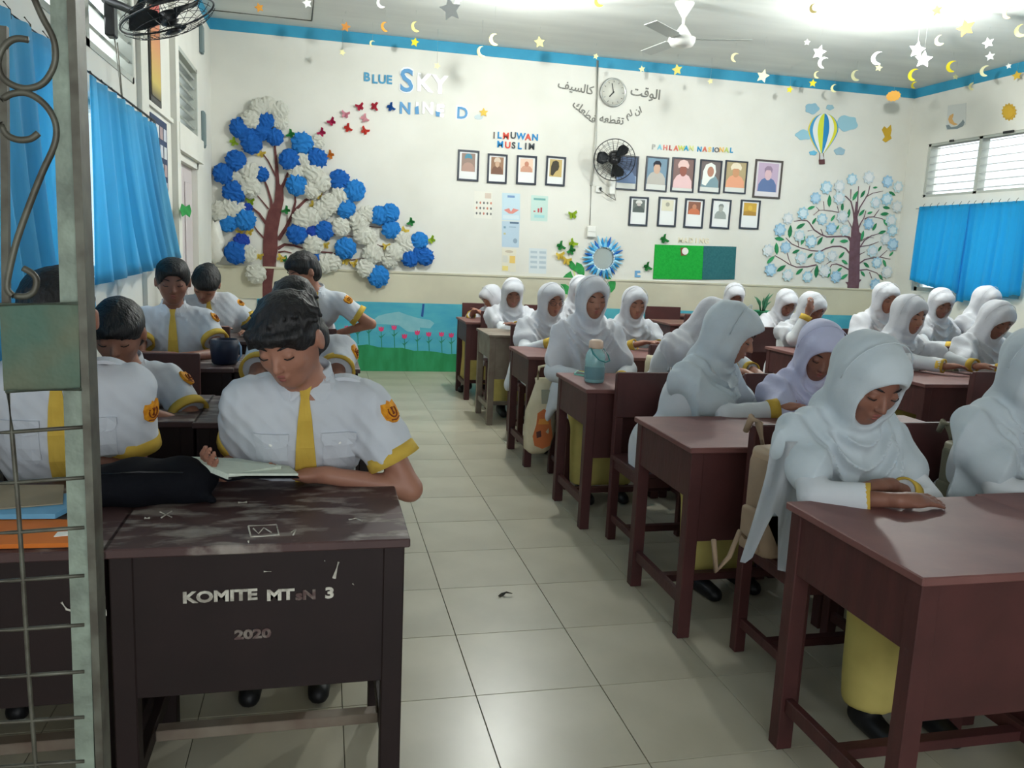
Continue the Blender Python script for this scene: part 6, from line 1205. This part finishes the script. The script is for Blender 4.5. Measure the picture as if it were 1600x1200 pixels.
for k in range(3):
    a = math.radians(100+120*k); bm = bmesh.new(); box(bm, (.10, -.045, -.003), (.18, .045, .003)); box(bm, (.17, -.06, -.004), (.60, .06, .002)); bmesh.ops.rotate(bm, verts=bm.verts, matrix=Matrix.Rotation(math.radians(10), 3, 'X')); bmesh.ops.rotate(bm, verts=bm.verts, matrix=Matrix.Rotation(a, 3, 'Z')); bmesh.ops.translate(bm, verts=bm.verts, vec=(0, 0, -.305))
    build('blade', bm, mat('pale_fan_blade', (186, 190, 186), .5, .3), cf)
# ------------------------------------------------------------------ ceiling lamps (bulb in a holder)
M['bulb'] = mat('lit_bulb', (255, 255, 250), .3, .3, emit=(248, 255, 250), estr=60)
for (x, y, lb) in ((4.75, 6.35, 'lit white ceiling bulb glowing at the top right'), (1.62, 6.9, 'lit white ceiling bulb at the top middle, mostly above the frame')):
    l_ = empty('ceiling_lamp', (x, y, ZC)); tag(l_, lb, 'lamp'); lathe('holder', [(.055, 0), (.055, -.02), (.028, -.035), (.026, -.08)], wpz, l_, 20); lathe('bulb', [(.015, -.08), (.040, -.11), (.048, -.145), (.040, -.18), (.016, -.196)], M['bulb'], l_, 20).visible_shadow = True
# ------------------------------------------------------------------ stars and moons hanging on threads
def hang(px, py, size, kind, colr, label, far=8.9, rot=0):
    y = min(far, FPX*.105/size) if kind != 'sun' else 8.7
    while at(px, py, y=y).z > 3.52: y -= .1
    c = at(px, py, y=y); s = size*.5*math.sqrt(c.x**2+c.y**2+.1)/FPX
    r = empty('hanging_'+kind, tuple(c)); tag(r, label, kind, 'paper stars and moons hanging on threads'); r.rotation_euler = (0, math.radians(rot), math.atan2(-c.x, c.y)+math.radians(rnd.uniform(-25, 25))); N = Vector((0, -1, 0)); bm = bmesh.new()
    if kind == 'star': pts = [(s*1.15*(1 if k % 2 == 0 else .50)*math.cos(math.radians(90+k*36)), s*1.15*(1 if k % 2 == 0 else .50)*math.sin(math.radians(90+k*36))) for k in range(10)]
    elif kind == 'sun': pts = [(s*(1 if k % 2 else .86)*math.cos(k*math.pi/12), s*.75*(1 if k % 2 else .86)*math.sin(k*math.pi/12)) for k in range(24)]
    else:
        o_ = [(s*math.cos(t), s*math.sin(t)) for t in [math.radians(60+q*24) for q in range(11)]]; i_ = [(s*.38+s*.78*math.cos(t), s*.10+s*.78*math.sin(t)) for t in [math.radians(282-q*19.5) for q in range(1, 10)]]; pts = o_+i_
    prism(bm, [Vector((x, 0, z)) for x, z in pts], N, -.002, .002); bm.normal_update(); bmesh.ops.triangulate(bm, faces=[f for f in bm.faces if len(f.verts) > 4], ngon_method='EAR_CLIP'); build('paper_'+kind, bm, cm(colr), r)
    top = Vector((0, 0, max(p[1] for p in pts)*.9)); t_ = tb('thread', [top, (0, 0, (ZC-c.z))], .0012, cm((214, 218, 214)), r, 4); t_.rotation_euler = (0, -math.radians(rot), 0)
    return r
OR, YE, PY, WH, TN, GO = (214, 150, 62), (236, 220, 60), (228, 222, 168), (238, 240, 236), (196, 160, 110), (206, 170, 60)
for a in [(405, 12, 12, 'star', OR, 'orange hanging star nearest the top left ceiling panel'), (480, 5, 13, 'star', WH, 'small white hanging star at the top edge, left part'), (540, 42, 13, 'star', (206, 140, 70), 'orange hanging star over the blue band, left of the orange moon'), (596, 5, 14, 'moon', WH, 'white hanging moon cut by the top edge above the orange moon'), (602, 42, 14, 'moon', OR, 'orange hanging moon over the blue band'), (650, 42, 15, 'moon', (222, 204, 120), 'yellow moon hanging directly above the bright yellow star'), (582, 68, 9, 'moon', PY, 'tiny pale moon on the blue band below the orange moon'), (648, 66, 12, 'star', YE, 'bright yellow star on the blue band above the word SKY'), (683, 103, 9, 'star', PY, 'faint pale yellow star above the letter K'), (535, 82, 9, 'star', PY, 'faint pale yellow star just under the band above BLUE'),
          (704, 15, 30, 'star', WH, 'largest white hanging star, top middle-left'), (715, 1, 12, 'star', WH, 'small white star touching the largest white star'), (773, 62, 17, 'moon', (236, 220, 130), 'yellow moon hanging higher of a pair near the middle'), (753, 81, 16, 'moon', (232, 226, 170), 'pale yellow moon lower of a pair on the blue band'), (843, 66, 15, 'star', (230, 216, 130), 'pale yellow star above the left Arabic word'), (937, 2, 16, 'moon', GO, 'golden moon at the top edge left of the ceiling fan'), (931, 88, 8, 'star', PY, 'tiny pale star on the band above the clock pipe'), (1003, 108, 9, 'star', PY, 'tiny pale star on the band right of the clock'), (1058, 109, 15, 'star', (232, 218, 120), 'yellow star hanging under the ceiling fan'), (1110, 127, 8, 'star', PY, 'tiny pale star just below the band right of the fan'),
          (1149, 90, 13, 'moon', (210, 200, 156), 'dull pale moon right of the ceiling fan'), (1192, 119, 17, 'star', (232, 226, 180), 'cream star on the band right of the fan'), (1234, 140, 9, 'star', YE, 'small yellow star above the left balloon cloud'), (1270, 130, 10, 'star', YE, 'bright yellow star on the band above the balloon'), (1277, 117, 10, 'moon', PY, 'small pale moon just above the bright yellow star'), (1261, 66, 8, 'star', (210, 212, 200), 'tiny grey star left of the white star and moon pair'), (1280, 82, 18, 'star', WH, 'white star directly above a white moon'), (1287, 98, 16, 'moon', WH, 'white moon directly below a white star'), (1304, 138, 11, 'moon', PY, 'pale moon below the band right of the balloon top'), (1338, 118, 15, 'moon', (232, 228, 180), 'cream moon on the band between balloon and orange sun'),
          (1372, 91, 18, 'moon', WH, 'white moon hanging above the orange sun'), (1373, 106, 9, 'star', PY, 'small pale star under the white moon above the orange sun'), (1396, 150, 20, 'sun', (236, 176, 84), 'orange paper sun hanging near the back right corner'), (1428, 117, 16, 'moon', YE, 'bright yellow moon nearest the back right corner'), (1429, 133, 9, 'moon', YE, 'small yellow moon under the bright yellow moon in the corner'), (1433, 78, 20, 'star', WH, 'upper of two overlapping white stars by the lamp glow'), (1443, 93, 20, 'star', WH, 'lower of two overlapping white stars by the lamp glow'), (1464, 16, 14, 'star', TN, 'tan star in the lamp glow at the top right'), (1469, 63, 14, 'moon', (230, 222, 160), 'cream moon right of the overlapping white stars'), (1488, 104, 15, 'moon', (232, 216, 50), 'vivid yellow moon above the right wall moon card'),
          (1493, 120, 7, 'star', PY, 'tiny pale star below the vivid yellow moon'), (1509, 44, 20, 'star', (196, 124, 50), 'largest orange-brown star at the top right'), (1576, 20, 15, 'moon', TN, 'tan moon at the top right edge'), (1596, 48, 16, 'moon', (234, 226, 140), 'yellow moon cut by the right edge'), (1544, 67, 13, 'star', (210, 212, 208), 'grey-white star, upper one near the right edge'), (1547, 88, 11, 'star', (196, 200, 198), 'grey star, lower one near the right edge'), (1540, 111, 14, 'moon', (226, 222, 180), 'cream moon on the right wall band'), (1520, 135, 10, 'moon', PY, 'small pale moon below the right wall band'), (1576, 103, 7, 'star', WH, 'tiny white star on the right wall band'), (1589, 118, 11, 'star', GO, 'gold star below the right wall band near the edge'), (1272, 13, 13, 'moon', (214, 196, 130), 'dull yellow moon left of the lamp glow')]:
    hang(a[0], a[1], a[2], a[3], a[4], a[5], rot=rnd.uniform(-20, 20) if a[3] != 'sun' else 0)

# ------------------------------------------------------------------ things on and around the desks
Z = .75
def dz(px, py, h=0): v = at(px, py, z=Z+h); return v
# open book held by the reading boy
c = at(392, 742, z=.80); bk = empty('open_book', tuple(c)); tag(bk, 'open book with white pages and a black cover held by the reading boy', 'book')
def quadslab(nm, pts, t, m, par):
    bm = bmesh.new(); a = [bm.verts.new(Vector(p)) for p in pts]; n = (Vector(pts[1])-Vector(pts[0])).cross(Vector(pts[3])-Vector(pts[0])).normalized(); b = [bm.verts.new(Vector(p)-n*t) for p in pts]
    bm.faces.new(a); bm.faces.new(b[::-1])
    for k in range(4): bm.faces.new((a[k], b[k], b[(k+1) % 4], a[(k+1) % 4]))
    return build(nm, bm, m, par)
yb = c.y
A_, B_, C_, D_ = [at(px, py, y=y)-c for px, py, y in ((288, 716, yb+.05), (358, 746, yb-.07), (352, 724, yb+.0), (384, 720, yb+.09))]
lf = [at(288, 713, y=yb+.02)-c, at(357, 741, y=yb-.10)-c, at(440, 728, y=yb-.02)-c, at(372, 716, y=yb+.10)-c]
rt = [at(357, 741, y=yb-.10)-c, at(466, 741, y=yb-.08)-c, at(452, 729, y=yb+.03)-c, at(400, 722, y=yb+.08)-c]
M['page'] = mat('book_page', (206, 214, 200), .7, .2, alt=(196, 204, 190), scale=60, stretch=(1, 8, 1))
quadslab('left_pages', lf, .014, M['page'], bk); quadslab('right_pages', [p+Vector((0, 0, .002)) for p in rt], .006, M['page'], bk)
quadslab('cover', [lf[0]-Vector((.004, 0, .016)), lf[1]-Vector((.0, .004, .016)), lf[2]-Vector((0, 0, .016)), lf[3]-Vector((0, 0, .016))], .003, M['blackcloth'], bk); quadslab('cover', [p-Vector((-.003*(i == 1), .003, .008)) for i, p in enumerate(rt)], .003, M['blackcloth'], bk)
# black cloth bag on the seam between both front desks
C = Field((-.62, 2.04, .74), (-.26, 2.34, .92), .007); cc = dz(205, 770)
C.ell((-.48, 2.20, .80), (.13, .10, .060), k=.03); C.ell((-.36, 2.22, .80), (.10, .08, .055), k=.03); C.cap((-.56, 2.16, .79), (-.32, 2.19, .79), .035, k=.03); C.cap((-.30, 2.18, .775), (-.27, 2.14, .765), .018, k=.02)
C.warp(lambda X, Y, Z_: fold_noise(3, X, Y, Z_, .008, 28)); C.plane((0, 0, .752), (0, 0, -1)); bagb = C.obj('pencil_bag', M['blackcloth'], None, 1, (-.44, 2.2, .75)); bagb.location = (-.44, 2.2, .75); tag(bagb, 'soft black cloth bag slumped on the front left desks', 'bag')
tb('zip', [(-.10, -.06, .09), (0, -.08, .10), (.10, -.06, .09)], .003, M['black'], bagb, 5)
# folders and books behind the gate
def flat(nm, pix, h, t, m, label, cat, par=None):
    pts = [at(px, py, z=Z+h) for px, py in pix]; bm = bmesh.new(); prism(bm, pts, Vector((0, 0, 1)), -t, 0); c_ = sum(pts, Vector())/len(pts); bmesh.ops.translate(bm, verts=bm.verts, vec=-c_); o = build(nm, bm, m); o.location = c_
    if label: tag(o, label, cat)
    else: o.parent = par; o.location = c_-Vector(par.location)
    return o
of = flat('orange_folder', [(-60, 852), (122, 848), (118, 812), (-50, 808)], .012, .010, mat('orange_card', (206, 112, 40), .6, .3), 'orange folder on the far left front desk', 'folder'); flat('label_sticker', [(84, 838), (110, 836), (116, 829), (90, 831)], .0135, .0015, M['white'], None, None, of)
bf = flat('blue_folder', [(-30, 804), (86, 803), (112, 790), (108, 770), (-20, 786)], .026, .012, mat('sky_blue_card', (108, 168, 204), .5, .3), 'light blue folder lying behind the orange folder', 'folder'); flat('paper_sheet', [(-20, 796), (98, 786), (100, 757), (-20, 758)], .030, .003, mat('kraft_paper', (150, 138, 116), .7, .2), None, None, bf)
mb = flat('maroon_book', [(34, 700), (112, 706), (112, 684), (38, 680)], .075, .03, mat('maroon_cover', (92, 40, 50), .5, .4), 'maroon book held by the boy behind the gate', 'book'); flat('yellow_pages', [(34, 674), (92, 662), (74, 684), (40, 684)], .083, .006, mat('yellowed_pages', (222, 206, 130), .7, .2), None, None, mb)
# red book
rbk = flat('red_book', [(1210, 630), (1246, 634), (1270, 618), (1236, 614)], .05, .02, mat('red_cover', (196, 36, 58), .5, .4), 'red book in front of the lavender headscarf girl', 'book'); flat('pages', [(1211, 632), (1246, 636), (1269, 621), (1240, 617)], .028, .008, M['page'], None, None, rbk)
# water bottle with handle
b0 = dz(928, 597); wb = empty('water_bottle', tuple(b0)); tag(wb, 'translucent teal water bottle with beige lid on the third aisle desk', 'bottle')
lathe('bottle_body', [(.048, .0), (.054, .006), (.054, .14), (.050, .155), (.036, .178), (.034, .186)], mat('teal_clear_plastic', (176, 222, 222), .15, .5, trans=.5, alpha=.75), wb, 28); lathe('water', [(.047, .006), (.049, .010), (.049, .115), (.02, .116)], mat('water_tint', (196, 224, 226), .05, .5, trans=.6), wb, 24); lathe('lid', [(.037, .184), (.039, .190), (.037, .222), (.026, .230), (.012, .232)], mat('beige_lid', (206, 178, 156), .5, .3), wb, 24)
tb('handle', [(.036, -.02, .186), (.060, -.035, .150), (.062, -.055, .125), (.035, -.066, .118), (.0, -.062, .130), (-.028, -.045, .160), (-.036, -.02, .186)], .0042, mat('teal_rubber', (60, 128, 128), .5, .3), wb, 8); lathe('label_band', [(.0545, .02), (.0548, .022), (.0548, .085), (.0545, .087)], mat('dark_label', (110, 150, 160), .4, .3, alpha=.5), wb, 28)
ph = flat('phone', [(897, 583), (918, 587), (921, 583), (901, 579)], .010, .009, mat('mint_case', (130, 196, 176), .4, .4), 'mint green phone lying beside the water bottle', 'phone'); flat('screen', [(899, 583), (917, 586), (919, 583.3), (902, 580)], .011, .001, M['black'], None, None, ph)
# tote bag with an orange print, hanging in the aisle
tg = empty('tote_bag', (1.375, 4.96, .15)); tag(tg, 'cream tote bag with an orange print hanging beside the aisle', 'bag'); cream = mat('cream_cloth', (206, 196, 168), .85, .15, alt=(190, 180, 150), scale=7, bump=.4, bscale=14)
bm = bmesh.new(); sec = [(0, .05, .025), (.03, .085, .045), (.15, .105, .055), (.28, .100, .05), (.38, .070, .035), (.46, .055, .025), (.49, .06, .02)]; rings = []
for z_, wx, wy in sec: rings.append([bm.verts.new((wx*math.copysign(abs(math.cos(t))**.7, math.cos(t))*(1+.06*math.sin(7*t+z_*20))-.02+.05*z_, wy*math.sin(t)*(1+.1*math.sin(5*t+z_*9)), z_)) for t in [2*math.pi*k/20 for k in range(20)]])
for a, b in zip(rings, rings[1:]):
    for k in range(20): bm.faces.new((a[k], a[(k+1) % 20], b[(k+1) % 20], b[k]))
bm.faces.new(rings[0]); bm.faces.new(rings[-1]); build('bag_body', bm, cream, tg, True)
def tpatch(nm, pts, m, o_): bm = bmesh.new(); prism(bm, [Vector((x, -.055, z)) for x, z in pts], Vector((0, -1, 0)), -.02, o_); bm.normal_update(); bmesh.ops.triangulate(bm, faces=[f for f in bm.faces if len(f.verts) > 4], ngon_method='EAR_CLIP'); build(nm, bm, cm(m), tg)
tpatch('orange_print', [(-.04, .27), (.0, .30), (.04, .27), (.05, .2), (.065, .12), (.05, .06), (0, .04), (-.05, .06), (-.065, .12), (-.045, .2)], (196, 112, 66), .001); tpatch('dark_print', [(-.045, .15), (-.015, .16), (-.01, .12), (-.04, .11)], (90, 60, 56), .002); tpatch('orange_print', [(-.03, .235), (.03, .235), (.035, .20), (-.035, .20)], (214, 146, 70), .002); tpatch('grey_print', [(-.02, .42), (.04, .42), (.045, .33), (-.015, .33)], (150, 150, 132), -.008)
for s in (1, -1): tb('strap', [(-.04, s*.012, .48), (-.03, s*.012, .56), (.05, s*.012, .58), (.07, s*.012, .48)], .007, cream, tg, 6)
# beige backpacks
def backpack(loc, rz, label, s=1.0, mkey=(156, 134, 112), strap=True):
    r = empty('backpack', loc, rz); tag(r, label, 'bag', 'beige school backpacks'); m = mat('beige_canvas', mkey, .8, .2, alt=tuple(int(v*.9) for v in mkey), scale=8, bump=.25, bscale=18); m2 = mat('tan_leather', tuple(min(255, int(v*1.12)) for v in mkey), .45, .4, bump=.1, bscale=12)
    def rb(nm, lo, hi, mm, bev, seg=3):
        bm = bmesh.new(); box(bm, [v*s for v in lo], [v*s for v in hi]); bmesh.ops.bevel(bm, geom=bm.edges[:], offset=bev*s, segments=seg, affect='EDGES', profile=.5); return build(nm, bm, mm, r, True)
    rb('bag_body', (-.13, -.075, 0), (.13, .075, .36), m, .04); rb('flap', (-.125, -.092, .20), (.125, .06, .375), m2, .022); rb('front_pocket', (-.085, -.105, .03), (.085, -.06, .19), m, .022); rb('side_pocket', (-.150, -.04, .02), (-.12, .05, .17), m, .012); rb('side_pocket', (.12, -.04, .02), (.150, .05, .17), m, .012)
    tb('top_handle', [(x*s, .03*s, z*s) for x, z in ((-.05, .365), (-.045, .41), (-.02, .435), (.02, .435), (.045, .41), (.05, .365))], .009*s, m2, r, 8)
    if strap:
        for q_ in (-1, 1): tb('shoulder_strap', [(q_*.075*s, .05*s, .35*s), (q_*.085*s, .075*s, .44*s), (q_*.09*s, .11*s, .455*s), (q_*.09*s, .135*s, .40*s)], [.010, .014, .014, .010], m, r, 8)
        tb('hanging_strap', [(-.13*s, .02*s, .05*s), (-.20*s, -.02*s, .10*s), (-.24*s, -.03*s, .02*s), (-.28*s, -.02*s, -.03*s), (-.30*s, -.02*s, .08*s)], .009*s, m, r, 6)
    tb('buckle_strap', [(0, -.098*s, .33*s), (0, -.112*s, .20*s), (0, -.112*s, .14*s)], .007*s, m2, r, 6)
    return r
backpack((1.545, 2.40, .448), .15, 'beige canvas backpack on the chair behind the front desk girl', 1.0)
backpack((2.30, 2.44, .55), 0, 'olive beige bag hanging on the chair right of the front girl', .72, (128, 124, 104))
backpack((2.20, 4.98, .448), 0, 'cream arched backpack behind the bending girl', .92, (186, 178, 150), False)
backpack((4.32, 4.93, .448), 0, 'pale khaki bag beside the profile girl', .9, (176, 172, 146), False)
# dark bag hung on chair 3 of the aisle row, dark blue bag between the boys
C = Field((1.6, 3.60, .50), (1.95, 3.90, .88), .012); C.ell((1.76, 3.80, .66), (.10, .06, .13), k=.02); C.cap((1.72, 3.79, .74), (1.82, 3.79, .74), .05, k=.03); C.warp(lambda X, Y, Z_: fold_noise(8, X, Y, Z_, .008, 20)); o = C.obj('black_bag', M['blackcloth'], None, 1, (1.76, 3.8, .5)); o.location = (1.76, 3.8, .5); tag(o, 'black bag on the chair behind the sideways-turned girl', 'bag'); tb('strap', [(-.03, 0, .30), (-.02, .05, .37), (.04, .05, .37), (.05, 0, .30)], .01, M['black'], o, 6)
nb_ = at(343, 533, y=4.62); 
bk_ = empty('blue_bucket', (nb_.x+.02, nb_.y+.05, .752)); tag(bk_, 'dark blue bucket-shaped bag on the third aisle-side boys desk', 'bag'); lathe('bag_body', [(.058, 0), (.068, .01), (.076, .08), (.074, .13), (.066, .135), (.060, .09), (.04, .02)], mat('navy_plastic', (20, 30, 52), .5, .4), bk_, 24); tb('handle', [(.070, .01, .12), (.085, -.02, .10), (.088, -.03, .05), (.07, -.03, .02)], .006, mat('pale_blue_plastic', (120, 150, 180), .5, .4), bk_, 6)
# open book / papers on far desks
for i, (x, y, lb) in enumerate(((4.40, 4.30, 'open white notebook between the profile girl and the girl to her right'), (5.35, 5.62, 'white notebook on the desk under the curtain corner'), (2.45, 5.30, 'small white paper in front of the girl with the gold patch'))):
    o = boxes('notebook', [((-.10, -.07, 0), (-.002, .07, .006)), ((.002, -.07, 0), (.10, .07, .006))], M['white'], None, .001); o.location = (x, y, .7505); o.rotation_euler = (0, 0, .2*i-.2); tag(o, lb, 'book'); bx('spine', (-.003, -.07, 0), (.003, .07, .003), cm((120, 120, 130)), o)
# cupboard and plant at the back wall
p = at(1060, 492, y=9.1); cb = empty('low_cupboard', (4.55, 9.12, 0)); tag(cb, 'low red-brown cupboard against the back wall', 'cupboard'); boxes('carcass', [((-.45, -.17, .05), (.75, .17, .74))], M['wood'], cb, .004)
for k in range(2): d_ = bx('door', (-.42+k*.58, -.182, .1), (.14+k*.58, -.17, .70), M['wood'], cb, .004); lathe('knob', [(.012, 0), (.016, .015), (.008, .02)], M['rust'], d_, 12, (.10-.2*k+k*.58, -.182, .42), 'Y')
for x, y in ((-.42, -.15), (.69, -.15), (-.42, .12), (.69, .12)): bx('leg', (x, y, 0), (x+.04, y+.04, .05), M['wood'], cb)
bx('top', (-.47, -.19, .74), (.77, .18, .76), M['wood_top'], cb, .003)
pl = empty('potted_plant', (5.26, 9.10, .76)); tag(pl, 'green-leaved plant in a green bowl on the low cupboard', 'plant'); lathe('pot', [(.07, 0), (.10, .02), (.13, .07), (.135, .075), (.12, .07), (.09, .03)], mat('jade_green_pot', (60, 168, 120), .4, .4), pl, 24)
for k in range(9):
    a = k*2.4; h = .14+.05*(k % 3); pts = [(.02*math.cos(a), .02*math.sin(a), .05), (.05*math.cos(a), .05*math.sin(a), .05+h*.7), (.11*math.cos(a), .11*math.sin(a), .05+h)]; tb('leaf', pts, [.010, .016, .002], mat('plant_leaf', (70, 128, 96), .5, .3), pl, 5)
# dead leaf on the floor
l0 = at(788, 931, z=0); bm = bmesh.new(); pts = [(-.03, -.01), (-.01, .016), (.004, .010), (.01, .004), (.034, -.002), (.032, -.007), (.006, -.004), (-.004, -.008), (-.012, -.004), (-.022, -.016)]; vs = [bm.verts.new((x, y, .004+.010*math.sin(x*90)*math.cos(y*70))) for x, y in pts]; bm.faces.new(vs); bm.normal_update(); bmesh.ops.triangulate(bm, faces=bm.faces[:]); bmesh.ops.solidify(bm, geom=bm.faces[:], thickness=.002)
o = build('dry_leaf', bm, mat('dark_dry_leaf', (52, 48, 38), .8, .2)); o.location = (l0.x, l0.y, .004); tag(o, 'small dark dry leaf on the aisle tiles', 'leaf')
